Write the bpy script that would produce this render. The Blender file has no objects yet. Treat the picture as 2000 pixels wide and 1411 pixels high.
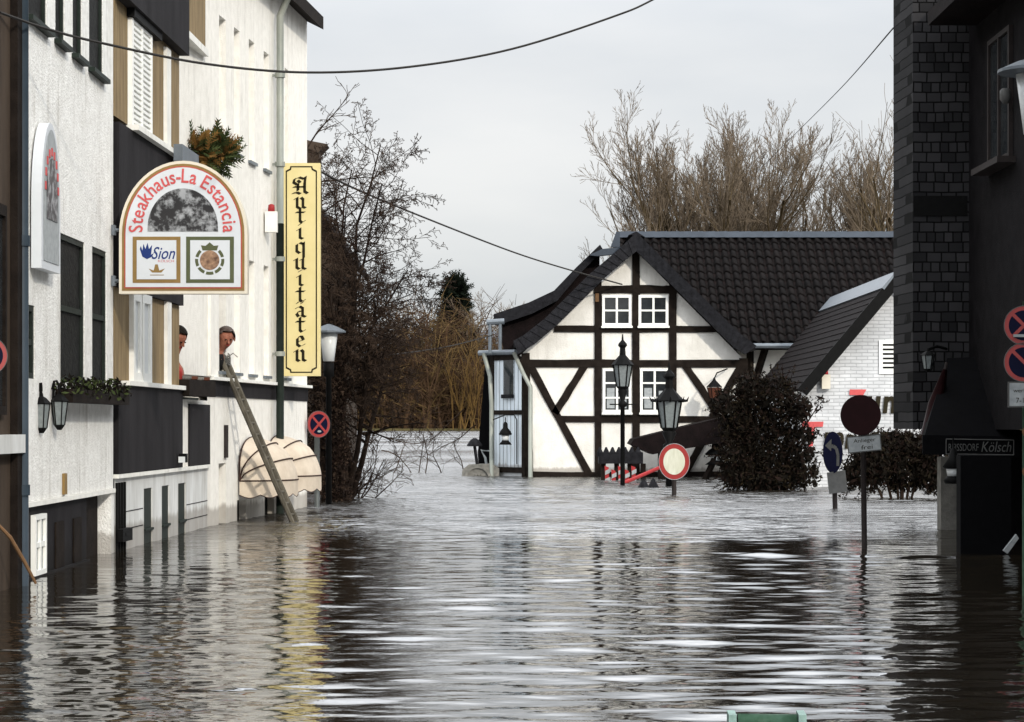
import bpy, math, random
import numpy as np
from mathutils import Vector, Matrix
R = math.radians
scene = bpy.context.scene
COL = scene.collection

# ------------------------------------------------------------------ camera
CAM_H = 1.52
F, CX, HY = 4500.0, 1000.0, 828.0          # focal length, principal column and horizon row of the 2000 px photograph
cam_d = bpy.data.cameras.new('camera'); cam = bpy.data.objects.new('camera', cam_d); COL.objects.link(cam)
cam.location = (0, 0, CAM_H); cam.rotation_euler = (R(90), 0, 0)
cam_d.sensor_width = 36; cam_d.lens = 36 * F / 2000; cam_d.shift_y = (HY - 705.5) / 2000
cam_d.clip_start = 0.1; cam_d.clip_end = 5000
scene.camera = cam

# ------------------------------------------------------------------ sky, sun, exposure
SUN = Vector((0.43, -0.80, 0.44)).normalized()      # direction towards the sun
world = bpy.data.worlds.new('World'); scene.world = world; world.use_nodes = True
wt = world.node_tree; wt.nodes.clear()
def wn(t, **k):
    n = wt.nodes.new(t)
    for a, b in k.items(): setattr(n, a, b)
    return n
def wmath(op, a, b=None, c=None):
    n = wn('ShaderNodeMath', operation=op)
    for i, v in enumerate((a, b, c)):
        if v is None: continue
        if isinstance(v, (int, float)): n.inputs[i].default_value = v
        else: wt.links.new(v, n.inputs[i])
    return n.outputs[0]
sky = wn('ShaderNodeTexSky', sky_type='NISHITA', sun_disc=False)
sky.sun_elevation = math.asin(SUN.z); sky.sun_rotation = math.atan2(SUN.x, SUN.y)
tc = wn('ShaderNodeTexCoord')
mp = wn('ShaderNodeMapping'); mp.inputs['Scale'].default_value = (1.0, 1.0, 3.2); wt.links.new(tc.outputs['Generated'], mp.inputs[0])
n1 = wn('ShaderNodeTexNoise'); n1.inputs['Scale'].default_value = 3.6; n1.inputs['Detail'].default_value = 7; n1.inputs['Roughness'].default_value = .5
wt.links.new(mp.outputs[0], n1.inputs['Vector'])
n2 = wn('ShaderNodeTexNoise'); n2.inputs['Scale'].default_value = 1.7; n2.inputs['Detail'].default_value = 4; n2.inputs['Distortion'].default_value = .6
wt.links.new(mp.outputs[0], n2.inputs['Vector'])
cr = wn('ShaderNodeValToRGB'); cr.color_ramp.elements[0].position = .34; cr.color_ramp.elements[1].position = .68
cr.color_ramp.elements[0].color = (3.35, 3.62, 3.95, 1); cr.color_ramp.elements[1].color = (5.5, 5.45, 5.4, 1)
mixn = wmath('ADD', wmath('MULTIPLY', n1.outputs[0], .55), wmath('MULTIPLY', n2.outputs[0], .45))
wt.links.new(mixn, cr.inputs[0])
dotn = wn('ShaderNodeVectorMath', operation='DOT_PRODUCT'); wt.links.new(tc.outputs['Generated'], dotn.inputs[0]); dotn.inputs[1].default_value = SUN
glow = wmath('ADD', 1.0, wmath('MULTIPLY', wmath('POWER', wmath('MULTIPLY_ADD', dotn.outputs['Value'], .5, .5), 2.2), .8))   # thin cloud is brighter towards the sun
cl = wn('ShaderNodeVectorMath', operation='SCALE'); sepz = wn('ShaderNodeSeparateXYZ'); wt.links.new(tc.outputs['Generated'], sepz.inputs[0])
ms_ = wn('ShaderNodeMapRange'); ms_.interpolation_type = 'SMOOTHSTEP'; ms_.inputs[1].default_value = .17; ms_.inputs[2].default_value = .36; ms_.inputs[4].default_value = 1.1
wt.links.new(sepz.outputs[2], ms_.inputs[0])
mb_ = wn('ShaderNodeMapRange'); mb_.interpolation_type = 'SMOOTHSTEP'; mb_.inputs[1].default_value = .15; mb_.inputs[2].default_value = .38; mb_.inputs[4].default_value = 1.7
wt.links.new(sepz.outputs[2], mb_.inputs[0])                       # bright sky band added down the street, above the frame, to brighten the water
gleam = wmath('MULTIPLY', mb_.outputs[0], wmath('POWER', wmath('MAXIMUM', sepz.outputs[1], 0.0), 2.0))
zen = wmath('ADD', wmath('ADD', wmath('MULTIPLY_ADD', wmath('MAXIMUM', sepz.outputs[2], 0.0), 0.8, 0.97), ms_.outputs[0]), gleam)          # an overcast sky brightens towards the zenith
wt.links.new(cr.outputs[0], cl.inputs[0]); wt.links.new(wmath('MULTIPLY', glow, zen), cl.inputs['Scale'])
mx = wn('ShaderNodeMix', data_type='RGBA'); mx.inputs['Factor'].default_value = .92
wt.links.new(sky.outputs[0], mx.inputs['A']); wt.links.new(cl.outputs[0], mx.inputs['B'])
bg = wn('ShaderNodeBackground'); bg.inputs['Strength'].default_value = .1
wt.links.new(mx.outputs['Result'], bg.inputs['Color'])
wo = wn('ShaderNodeOutputWorld'); wt.links.new(bg.outputs[0], wo.inputs['Surface'])

sl = bpy.data.lights.new('sun', 'SUN'); sl.energy = 1.6; sl.angle = R(2.5); sl.color = (1, .93, .82)
so = bpy.data.objects.new('sun', sl); COL.objects.link(so); so.location = (40, -40, 60)
so.rotation_euler = (-SUN).to_track_quat('-Z', 'Y').to_euler()
scene.view_settings.view_transform = 'Standard'; scene.view_settings.look = 'None'
scene.view_settings.exposure = 0.6; scene.view_settings.gamma = 1
scene.render.engine = 'CYCLES'
scene.cycles.max_bounces = 6; scene.cycles.diffuse_bounces = 3; scene.cycles.glossy_bounces = 3; scene.cycles.transparent_max_bounces = 6
scene.cycles.use_denoising = True

# ------------------------------------------------------------------ mesh helpers
def W(px, py, Y):            # the point of the place that a pixel of the photograph shows, Y metres from the camera
    return Vector(((px - CX) / F * Y, Y, CAM_H + (HY - py) / F * Y))

class MB:
    def __init__(s): s.v, s.f, s.m = [], [], []
    def add(s, vs, fs, mi=0):
        o = len(s.v); s.v += [tuple(p) for p in vs]; s.f += [tuple(i + o for i in f) for f in fs]; s.m += [mi] * len(fs)
    def hexa(s, p, mi=0):    # 8 corners: bottom loop then top loop
        s.add(p, [(3, 2, 1, 0), (4, 5, 6, 7), (0, 1, 5, 4), (1, 2, 6, 5), (2, 3, 7, 6), (3, 0, 4, 7)], mi)
    def box(s, x0, x1, y0, y1, z0, z1, mi=0):
        s.hexa([(x0, y0, z0), (x1, y0, z0), (x1, y1, z0), (x0, y1, z0), (x0, y0, z1), (x1, y0, z1), (x1, y1, z1), (x0, y1, z1)], mi)
    def obox(s, c, ax, ay, az, mi=0):   # centre and three half axes
        c, ax, ay, az = map(Vector, (c, ax, ay, az))
        s.hexa([c - ax - ay - az, c + ax - ay - az, c + ax + ay - az, c - ax + ay - az, c - ax - ay + az, c + ax - ay + az, c + ax + ay + az, c - ax + ay + az], mi)
    def prism(s, pts, d, mi=0, side=None):       # polygon pushed by vector d
        n = len(pts); d = Vector(d); a = [Vector(p) for p in pts]; b = [p + d for p in a]
        s.add(a + b, [tuple(range(n))], mi)
        o = len(s.v) - 2 * n
        s.f.append(tuple(o + n + i for i in reversed(range(n)))); s.m.append(mi)
        for i in range(n):
            j = (i + 1) % n
            s.f.append((o + j, o + i, o + n + i, o + n + j)); s.m.append(mi if side is None else side)
    def poly(s, pts, mi=0): s.add(pts, [tuple(range(len(pts)))], mi)
    def tube(s, pts, rad, n=6, mi=0, cap=True):
        pts = [Vector(p) for p in pts]; k = len(pts)
        if not hasattr(rad, '__len__'): rad = [rad] * k
        vs, fs = [], []
        d0 = (pts[-1] - pts[0]).normalized(); ref = Vector((0, 0, 1)) if abs(d0.z) < .9 else Vector((1, 0, 0))
        for i in range(k):
            d = (pts[min(i + 1, k - 1)] - pts[max(i - 1, 0)])
            d = d.normalized() if d.length > 1e-9 else d0
            a = d.cross(ref)
            a = a.normalized() if a.length > 1e-6 else Vector((1, 0, 0))
            b = d.cross(a)
            for j in range(n):
                t = 2 * math.pi * j / n
                vs.append(pts[i] + (a * math.cos(t) + b * math.sin(t)) * rad[i])
        for i in range(k - 1):
            for j in range(n):
                j2 = (j + 1) % n
                fs.append((i * n + j, i * n + j2, (i + 1) * n + j2, (i + 1) * n + j))
        if cap: fs += [tuple(range(n)), tuple((k - 1) * n + j for j in reversed(range(n)))]
        s.add(vs, fs, mi)
    def lathe(s, c, prof, n=12, mi=0, rot=0):     # profile [(r, z)] round the vertical axis through c
        c = Vector(c); vs, fs = [], []
        for r, z in prof:
            for j in range(n):
                t = 2 * math.pi * j / n + rot
                vs.append(c + Vector((r * math.cos(t), r * math.sin(t), z)))
        for i in range(len(prof) - 1):
            for j in range(n):
                j2 = (j + 1) % n
                fs.append((i * n + j, i * n + j2, (i + 1) * n + j2, (i + 1) * n + j))
        fs += [tuple(reversed(range(n))), tuple((len(prof) - 1) * n + j for j in range(n))]
        s.add(vs, fs, mi)
    def disc(s, c, r, nrm, th, mi=0, n=40, r0=0.0, ry=None):
        c, nrm = Vector(c), Vector(nrm).normalized(); u = nrm.cross(Vector((0, 0, 1))).normalized(); v = u.cross(nrm)
        ry = r if ry is None else ry; k = ry / r
        ring = lambda rr, o: [c + nrm * o + u * rr * math.cos(2 * math.pi * j / n) + v * rr * k * math.sin(2 * math.pi * j / n) for j in range(n)]
        if r0 <= 0:
            s.prism(ring(r, 0), nrm * th, mi)
        else:
            vs = ring(r, 0) + ring(r, th) + ring(r0, th) + ring(r0, 0); fs = []
            for a, b in ((0, 1), (1, 2), (2, 3), (3, 0)):
                for j in range(n):
                    j2 = (j + 1) % n; fs.append((a * n + j, a * n + j2, b * n + j2, b * n + j))
            s.add(vs, fs, mi)
    def build(s, name, mats, parent=None, smooth=False):
        me = bpy.data.meshes.new(name); off = root_loc(parent) if parent else Vector((0, 0, 0))
        me.from_pydata([(p[0] - off.x, p[1] - off.y, p[2] - off.z) for p in s.v], [], s.f)
        if not isinstance(mats, (list, tuple)): mats = [mats]
        for m in mats: me.materials.append(m)
        me.polygons.foreach_set('material_index', s.m)
        if smooth: me.polygons.foreach_set('use_smooth', [True] * len(me.polygons))
        me.update()
        o = bpy.data.objects.new(name, me); COL.objects.link(o)
        if parent: o.parent = parent
        return o
def root_loc(o):
    while o.parent: o = o.parent
    return Vector(o.location)
def tag(o, label=None, cat=None, group=None, kind=None):
    if label: o['label'] = label
    if cat: o['category'] = cat
    if group: o['group'] = group
    if kind: o['kind'] = kind
    return o
def thing(name, label, cat, loc, group=None):
    o = bpy.data.objects.new(name, None); COL.objects.link(o); o.location = loc; o.empty_display_size = .2
    return tag(o, label, cat, group)
def copy_tree(o, parent=None):
    c = o.copy(); COL.objects.link(c); c.parent = parent
    for ch in list(o.children): copy_tree(ch, c)
    return c
def text_mesh(txt, size=1.0, shear=0.0, weight=0.0):
    cu = bpy.data.curves.new('lettering', 'FONT'); cu.body = txt; cu.size = size; cu.shear = shear; cu.offset = weight; cu.resolution_u = 3
    o = bpy.data.objects.new('lettering', cu); COL.objects.link(o)
    dg = bpy.context.evaluated_depsgraph_get(); me = bpy.data.meshes.new_from_object(o.evaluated_get(dg))
    vs = [tuple(v.co) for v in me.vertices]; fs = [tuple(p.vertices) for p in me.polygons]
    bpy.data.objects.remove(o); bpy.data.curves.remove(cu); bpy.data.meshes.remove(me)
    return vs, fs
def put_text(mb, txt, c, u, v, height, width=None, mi=0, shear=0, weight=0.0):   # centred on c, u along the line, v upwards
    vs, fs = text_mesh(txt, 1.0, shear, weight)
    xs = [p[0] for p in vs]; ys = [p[1] for p in vs]
    sx = height / (max(ys) - min(ys)); sy = sx
    if width: sx = width / (max(xs) - min(xs))
    mx_, my_ = (max(xs) + min(xs)) / 2, (max(ys) + min(ys)) / 2
    c, u, v = Vector(c), Vector(u), Vector(v)
    mb.add([c + u * (p[0] - mx_) * sx + v * (p[1] - my_) * sy for p in vs], fs, mi)

# ------------------------------------------------------------------ materials
def mat(name, col, rough=.8, var=.15, scale=3.0, bump=0.0, bscale=40, metal=0.0, stretch=(1, 1, 1), col2=None, spec=.5, detail=5):
    m = bpy.data.materials.new(name); m.use_nodes = True; nt = m.node_tree; b = nt.nodes['Principled BSDF']
    b.inputs['Roughness'].default_value = rough; b.inputs['Metallic'].default_value = metal; b.inputs['Specular IOR Level'].default_value = (spec if rough < .5 else .15) if max(col) > .05 else min(spec, .06 if rough > .4 else .5)
    g = nt.nodes.new('ShaderNodeNewGeometry'); mpn = nt.nodes.new('ShaderNodeMapping'); mpn.inputs['Scale'].default_value = stretch
    nt.links.new(g.outputs['Position'], mpn.inputs[0])
    if var > 0 or col2:
        n = nt.nodes.new('ShaderNodeTexNoise'); n.inputs['Scale'].default_value = scale; n.inputs['Detail'].default_value = detail; n.inputs['Roughness'].default_value = .62
        nt.links.new(mpn.outputs[0], n.inputs['Vector'])
        r = nt.nodes.new('ShaderNodeValToRGB'); r.color_ramp.elements[0].position = .3; r.color_ramp.elements[1].position = .7
        c2 = col2 or tuple(min(1, c * (1 + var)) for c in col)
        c1 = col if col2 else tuple(c * (1 - var) for c in col)
        r.color_ramp.elements[0].color = (*c1, 1); r.color_ramp.elements[1].color = (*c2, 1)
        nt.links.new(n.outputs[0], r.inputs[0]); nt.links.new(r.outputs[0], b.inputs['Base Color'])
    else: b.inputs['Base Color'].default_value = (*col, 1)
    if bump > 0:
        n = nt.nodes.new('ShaderNodeTexNoise'); n.inputs['Scale'].default_value = bscale; n.inputs['Detail'].default_value = 4
        nt.links.new(mpn.outputs[0], n.inputs['Vector'])
        bp = nt.nodes.new('ShaderNodeBump'); bp.inputs['Strength'].default_value = bump; bp.inputs['Distance'].default_value = .02
        nt.links.new(n.outputs[0], bp.inputs['Height']); nt.links.new(bp.outputs[0], b.inputs['Normal'])
    return m
def brick(name, c1, c2, mortar, bw, bh, ms=.012, axis='x', rough=.85, bump=.5, squash=1.0, offset=.5):
    m = mat(name, c1, rough, .0); nt = m.node_tree; b = nt.nodes['Principled BSDF']
    g = nt.nodes.new('ShaderNodeNewGeometry'); sp = nt.nodes.new('ShaderNodeSeparateXYZ'); cb = nt.nodes.new('ShaderNodeCombineXYZ')
    nt.links.new(g.outputs['Position'], sp.inputs[0]); nt.links.new(sp.outputs[0 if axis == 'x' else 1], cb.inputs[0]); nt.links.new(sp.outputs[2], cb.inputs[1])
    ns = nt.nodes.new('ShaderNodeTexNoise'); ns.inputs['Scale'].default_value = 2.2; nt.links.new(g.outputs['Position'], ns.inputs[0])
    ad = nt.nodes.new('ShaderNodeVectorMath'); ad.operation = 'MULTIPLY_ADD'; nt.links.new(ns.outputs['Color'], ad.inputs[0]); ad.inputs[1].default_value = (.03, .03, 0); nt.links.new(cb.outputs[0], ad.inputs[2])
    t = nt.nodes.new('ShaderNodeTexBrick'); nt.links.new(ad.outputs[0], t.inputs['Vector'])
    t.inputs['Color1'].default_value = (*c1, 1); t.inputs['Color2'].default_value = (*c2, 1); t.inputs['Mortar'].default_value = (*mortar, 1)
    t.inputs['Scale'].default_value = 1; t.inputs['Mortar Size'].default_value = ms; t.inputs['Mortar Smooth'].default_value = .3
    t.inputs['Brick Width'].default_value = bw; t.inputs['Row Height'].default_value = bh; t.offset = offset; t.squash = squash; t.squash_frequency = 3
    n = nt.nodes.new('ShaderNodeTexNoise'); n.inputs['Scale'].default_value = 1.3; n.inputs['Detail'].default_value = 6; nt.links.new(g.outputs['Position'], n.inputs[0])
    mr = nt.nodes.new('ShaderNodeMapRange'); mr.inputs[1].default_value = .3; mr.inputs[2].default_value = .7; mr.inputs[3].default_value = .78; mr.inputs[4].default_value = 1.12
    nt.links.new(n.outputs[0], mr.inputs[0])
    mul = nt.nodes.new('ShaderNodeVectorMath'); mul.operation = 'SCALE'; nt.links.new(t.outputs['Color'], mul.inputs[0]); nt.links.new(mr.outputs[0], mul.inputs['Scale'])
    nt.links.new(mul.outputs[0], b.inputs['Base Color'])
    bp = nt.nodes.new('ShaderNodeBump'); bp.inputs['Strength'].default_value = bump; bp.inputs['Distance'].default_value = .015; bp.invert = True
    nt.links.new(t.outputs['Fac'], bp.inputs['Height']); nt.links.new(bp.outputs[0], b.inputs['Normal'])
    return m

M = dict(
    render_a = mat('white_render', (.68, .67, .635), .9, .0, 9, .8, 45, col2=(.84, .835, .80)),
    render_b = mat('cream_render', (.74, .715, .655), .9, .0, 7, .5, 60, col2=(.85, .825, .765)),
    panel_grey = mat('pale_grey_panel', (.48, .48, .46), .7, .0, 3, .1, 60, stretch=(1, 1, .3), col2=(.70, .71, .70)),
    trim = mat('white_trim', (.76, .75, .70), .6, .08, 6),
    win_white = mat('white_window_paint', (.80, .80, .76), .45, .05, 8),
    dark_frame = mat('dark_green_frame', (.018, .024, .020), .5, .2, 8),
    slate_panel = mat('dark_slate_panel', (.010, .009, .010), .75, .0, 2, .2, 60, stretch=(1, 1, .25), col2=(.026, .024, .026)),
    tan = mat('tan_cladding', (.15, .105, .052), .75, .0, 5, .25, 60, stretch=(2, 2, .25), col2=(.29, .21, .11)),
    dark_wood = mat('dark_brown_timber', (.0075, .0055, .0045), .8, .0, 5, .3, 60, col2=(.02, .015, .012)),
    brown_wall = mat('dark_brown_wall', (.035, .026, .02), .8, .0, 3, .2, 60, stretch=(1, 1, .2), col2=(.075, .055, .04)),  # dark brown wall with vertical streaks of tone
    zinc = mat('zinc', (.13, .15, .17), .45, .15, 5, metal=.3),
    blue_pipe = mat('blue_grey_paint', (.028, .04, .052), .5, .15, 4),
    grey_pipe = mat('weathered_zinc_pipe', (.20, .22, .20), .5, .0, 4, stretch=(1, 1, .3), metal=.2, col2=(.32, .33, .29)),
    black_iron = mat('black_iron', (.005, .005, .005), .6, .2, 12),
    infill = mat('limewash_infill', (.64, .62, .57), .9, .0, 2.6, .5, 22, col2=(.78, .76, .71)),
    board_white = mat('shade_tinted_white_boards', (.55, .62, .68), .8, .0, 6, .2, 60, stretch=(4, 4, .3), col2=(.74, .80, .84)),  # white boards, their bluish shade is mixed into the colour
    slate = mat('slate_shingle', (.006, .006, .007), .65, .0, 7, .4, 30, col2=(.018, .018, .021)),
    tile = mat('brown_glazed_pantile', (.0025, .0022, .0024), .6, .0, 2.3, .1, 50, col2=(.0085, .0068, .0066), spec=.2),
    roof_dark = mat('dark_plain_tile', (.004, .003, .003), .8, .0, 4, .4, 30, col2=(.011, .007, .007)),
    ridge = mat('blue_grey_ridge_metal', (.045, .055, .07), .5, .15, 4),
    glass_dark = mat('dark_window_glass', (.012, .014, .016), .08, .0, 3, spec=.6, col2=(.03, .034, .036)),
    pane_black = mat('dull_black_pane', (.006, .006, .006), .65, .0, 14, .6, 25, col2=(.022, .022, .02)),
    glass_lamp = mat('lantern_glass', (.17, .19, .19), .12, .2, 20),
    opal = mat('opal_lamp_glass', (.62, .64, .64), .3, .05, 8),
    ladder = mat('weathered_ladder_wood', (.055, .048, .036), .85, .0, 9, .3, 60, stretch=(1, 1, .3), col2=(.15, .135, .105)),
    awning = mat('beige_awning_cloth', (.47, .395, .31), .9, .0, 4, .1, 60, col2=(.60, .52, .42)),
    awning_rib = mat('brown_awning_piping', (.05, .03, .025), .8, .1),
    sign_white = mat('white_sign_panel', (.55, .575, .60), .4, .03, 4),
    sign_cream = mat('cream_sign_edge', (.62, .57, .47), .5, .05, 4),
    gold = mat('old_gold_line', (.22, .14, .05), .5, .1, 8),
    olive = mat('olive_frame_line', (.08, .09, .045), .5, .1, 8),
    red_line = mat('rust_red_line', (.36, .08, .055), .5, .1, 8),
    red_letter = mat('red_lettering', (.50, .085, .085), .5, .1, 8),
    blue_letter = mat('navy_lettering', (.015, .035, .15), .5, .1),
    black_letter = mat('black_lettering', (.022, .018, .010), .6, .1),
    yellow = mat('pale_yellow_sign', (.62, .52, .24), .5, .0, 1.2, col2=(.70, .60, .31)),
    sign_red = mat('traffic_red', (.28, .022, .02), .45, .12, 8),
    sign_blue = mat('traffic_blue', (.004, .005, .02), .45, .1, 8),
    sign_face = mat('dull_white_sign_face', (.50, .50, .38), .4, .0, 5, stretch=(3, 3, .6), col2=(.66, .66, .55)),
    sign_back = mat('dark_maroon_sign', (.014, .004, .0045), .5, .2, 6),
    plate = mat('white_plate', (.24, .26, .265), .5, .0, 14, col2=(.36, .38, .385)),
    plate_grey = mat('grey_plate', (.085, .085, .082), .5, .2, 10),
    post = mat('galvanised_post', (.10, .11, .11), .5, .2, 6, metal=.3),
    post_dark = mat('dark_post', (.03, .025, .024), .6, .2, 6),
    skin = mat('skin', (.17, .06, .038), .6, .0, 26, col2=(.32, .13, .08)),
    hair_dark = mat('dark_hair', (.010, .008, .006), .7, .2, 30),
    hair_grey = mat('greying_hair', (.03, .014, .009), .8, .0, 14, col2=(.12, .10, .09)),
    jacket_black = mat('black_jacket', (.012, .012, .012), .85, .2, 20),
    jacket_red = mat('red_jacket', (.25, .03, .025), .85, .2, 20),
    bark = mat('dark_brown_bark', (.012, .008, .006), .9, .0, 8, .4, 60, col2=(.035, .024, .018)),
    twig = mat('brown_twig', (.022, .014, .010), .9, .0, 4, col2=(.062, .042, .030)),
    bark_far = mat('olive_grey_bark', (.035, .026, .014), .9, .0, 1.5, col2=(.085, .062, .034)),
    twig_far = mat('grey_brown_twig', (.075, .058, .042), .9, .0, 1.2, col2=(.15, .115, .08)),
    thicket = mat('brown_winter_scrub', (.022, .013, .008), .95, .0, .5, col2=(.075, .044, .024)),
    thicket2 = mat('dull_olive_scrub', (.045, .030, .014), .95, .0, .6, col2=(.13, .085, .035)),
    willow = mat('yellow_willow_shoot', (.045, .028, .010), .9, .0, .4, col2=(.12, .07, .022)),
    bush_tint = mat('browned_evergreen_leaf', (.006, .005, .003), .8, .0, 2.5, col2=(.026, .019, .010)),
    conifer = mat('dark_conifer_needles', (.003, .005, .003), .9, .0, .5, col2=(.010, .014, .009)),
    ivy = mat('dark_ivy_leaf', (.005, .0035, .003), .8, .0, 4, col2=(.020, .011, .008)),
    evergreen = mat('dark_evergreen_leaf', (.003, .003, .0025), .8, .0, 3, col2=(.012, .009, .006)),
    rusty_leaf = mat('rusty_conifer_spray', (.09, .042, .010), .85, .0, 9, col2=(.20, .11, .03)),
    green_leaf = mat('green_conifer_spray', (.018, .028, .010), .85, .0, 9, col2=(.06, .075, .026)),
    wall_paint = mat('whitewashed_garden_wall', (.62, .62, .60), .9, .0, 1.2, .3, 20, stretch=(1, 1, 3.0), col2=(.86, .86, .85)),
    mud = mat('river_mud', (.05, .04, .028), .9, .2, .3),
    grass_bank = mat('winter_grass', (.05, .045, .02), .95, .0, .4, col2=(.10, .08, .035)),
    hill_blue = mat('distant_hill', (.16, .19, .23), .95, .1, .02),
    stone = mat('grey_stone', (.10, .10, .09), .9, .0, 6, .4, 40, col2=(.22, .21, .19)),
    clay = mat('terracotta', (.10, .035, .02), .8, .2, 10),
    barrier_red = mat('barrier_red', (.30, .028, .03), .5, .15, 8),
    green_metal = mat('green_painted_metal', (.018, .048, .026), .42, .0, 14, .1, 60, col2=(.05, .10, .07)),
    pale_green = mat('worn_pale_green_metal', (.20, .30, .27), .5, .25, 20),
    dark_render = mat('near_black_render', (.004, .0035, .004), .9, .0, 4, .3, 60, col2=(.010, .009, .010)),  # near-black render, faintly mottled
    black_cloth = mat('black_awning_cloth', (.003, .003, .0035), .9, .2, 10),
    cable = mat('cable_rubber', (.03, .028, .026), .7, .1),
    hose = mat('brown_reed', (.16, .09, .045), .8, .2, 10),
    picture = mat('dark_painted_landscape', (.008, .007, .008), .4, .0, 9, col2=(.30, .31, .32), detail=8),
    amber = mat('amber_disc', (.05, .018, .01), .3, .0, 14, col2=(.42, .26, .16)),
)
e = M['picture'].node_tree.nodes['Color Ramp'].color_ramp.elements; e[0].position = .47; e[1].position = .62
def weather(m, streak=.35, tide=.16, tint=(.30, .27, .22), wet=(.16, .13, .10), sc=5.0):
    """grime streaks that run down the wall and a ragged tide mark just above the flood"""
    nt = m.node_tree; b = nt.nodes['Principled BSDF']; src = b.inputs['Base Color'].links[0].from_socket
    g = nt.nodes.new('ShaderNodeNewGeometry'); mp_ = nt.nodes.new('ShaderNodeMapping'); mp_.inputs['Scale'].default_value = (1, 1, .10); nt.links.new(g.outputs['Position'], mp_.inputs[0])
    n = nt.nodes.new('ShaderNodeTexNoise'); n.inputs['Scale'].default_value = sc; n.inputs['Detail'].default_value = 6; n.inputs['Roughness'].default_value = .7; nt.links.new(mp_.outputs[0], n.inputs['Vector'])
    n2_ = nt.nodes.new('ShaderNodeTexNoise'); n2_.inputs['Scale'].default_value = 1.1; n2_.inputs['Detail'].default_value = 5; nt.links.new(g.outputs['Position'], n2_.inputs['Vector'])
    r = nt.nodes.new('ShaderNodeMapRange'); r.inputs[1].default_value = .50; r.inputs[2].default_value = .74; nt.links.new(n.outputs[0], r.inputs[0])
    r2 = nt.nodes.new('ShaderNodeMapRange'); r2.inputs[1].default_value = .38; r2.inputs[2].default_value = .64; r2.inputs[4].default_value = streak; nt.links.new(n2_.outputs[0], r2.inputs[0])
    mu = nt.nodes.new('ShaderNodeMath'); mu.operation = 'MULTIPLY'; nt.links.new(r.outputs[0], mu.inputs[0]); nt.links.new(r2.outputs[0], mu.inputs[1])
    def mixc(a_, col, f_):
        x = nt.nodes.new('ShaderNodeMix'); x.data_type = 'RGBA'; nt.links.new(f_, x.inputs['Factor']); nt.links.new(a_, x.inputs['A']); x.inputs['B'].default_value = (*col, 1); return x.outputs['Result']
    c_ = mixc(src, tint, mu.outputs[0])
    sp = nt.nodes.new('ShaderNodeSeparateXYZ'); nt.links.new(g.outputs['Position'], sp.inputs[0])
    ad = nt.nodes.new('ShaderNodeMath'); ad.operation = 'MULTIPLY_ADD'; nt.links.new(n.outputs[0], ad.inputs[0]); ad.inputs[1].default_value = -.30; nt.links.new(sp.outputs[2], ad.inputs[2])
    t = nt.nodes.new('ShaderNodeMapRange'); t.inputs[1].default_value = tide - .15; t.inputs[2].default_value = tide - .08; t.inputs[3].default_value = .55; t.inputs[4].default_value = 0; nt.links.new(ad.outputs[0], t.inputs[0])
    c_ = mixc(c_, wet, t.outputs[0]); nt.links.new(c_, b.inputs['Base Color'])
for k_, st_, ti_ in (('render_a', .75, .20), ('render_b', .55, .22), ('panel_grey', .8, .26), ('infill', .45, .22), ('board_white', .6, .3), ('wall_paint', .9, .3), ('trim', .5, -5), ('yellow', .25, -5), ('sign_white', .16, -5), ('slate_panel', .0, .2)):
    weather(M[k_], st_, ti_, (.40, .34, .22) if k_ == 'yellow' else (.30, .27, .22), (.010, .009, .008) if k_ == 'slate_panel' else (.16, .13, .10))
M['brick_white'] = brick('shaded_whitewashed_brick', (.50, .51, .52), (.58, .59, .60), (.40, .41, .42), .27, .085, .010, 'x', bump=.7)  # whitewash greyed down, the annex's weaker light is put into the colour
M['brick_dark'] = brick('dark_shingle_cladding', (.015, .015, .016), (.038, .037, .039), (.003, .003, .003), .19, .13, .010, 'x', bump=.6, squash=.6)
M['garden_brick'] = brick('whitewashed_coursed_wall', (.70, .70, .70), (.86, .86, .85), (.46, .45, .44), 1.6, .20, .022, 'x', bump=.6)

# ------------------------------------------------------------------ setting: ground, bank, hill, water
def sheet(name, pts, m):
    mb = MB(); mb.poly(pts); return tag(mb.build(name, m), kind='structure')
sheet('ground', [(-900, -60, -1.2), (900, -60, -1.2), (900, 1500, -1.2), (-900, 1500, -1.2)], M['mud'])
def bank(name, x0, x1, y0, y1):
    mb = MB(); n = 24
    for i in range(n):
        a, b = x0 + (x1 - x0) * i / n, x0 + (x1 - x0) * (i + 1) / n
        mb.add([(a, y0, -.6), (b, y0, -.6), (b, y0 + 4, .5), (a, y0 + 4, .5)], [(0, 1, 2, 3)]); mb.add([(a, y0 + 4, .5), (b, y0 + 4, .5), (b, y1, .9), (a, y1, .9)], [(0, 1, 2, 3)])
    if y1 < 400: mb.add([(x0 - .01, y0, -.9), (x0 - .01, y1, -.9), (x0 - .01, y1, .9), (x0 - .01, y0 + 4, .5)], [(0, 1, 2, 3)])
    tag(mb.build(name, M['grass_bank']), kind='structure')
bank('river_bank', -700, 700, 490, 1400)
bank('village_ground', 4, 300, 77, 132)
mb = MB(); rng = random.Random(3); prof = []
for i in range(41):
    prof.append((-420 + i * 21, 900, 22 + 16 * math.sin(i * .33 + 1) + rng.uniform(-3, 3)))
for a, b in zip(prof, prof[1:]):
    mb.add([a, b, (b[0], 1250, 4), (a[0], 1250, 4), (a[0], 860, .5), (b[0], 860, .5)], [(0, 1, 2, 3), (4, 5, 1, 0)])
tag(mb.build('distant_hill', M['hill_blue'], smooth=True), kind='structure')

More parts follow.
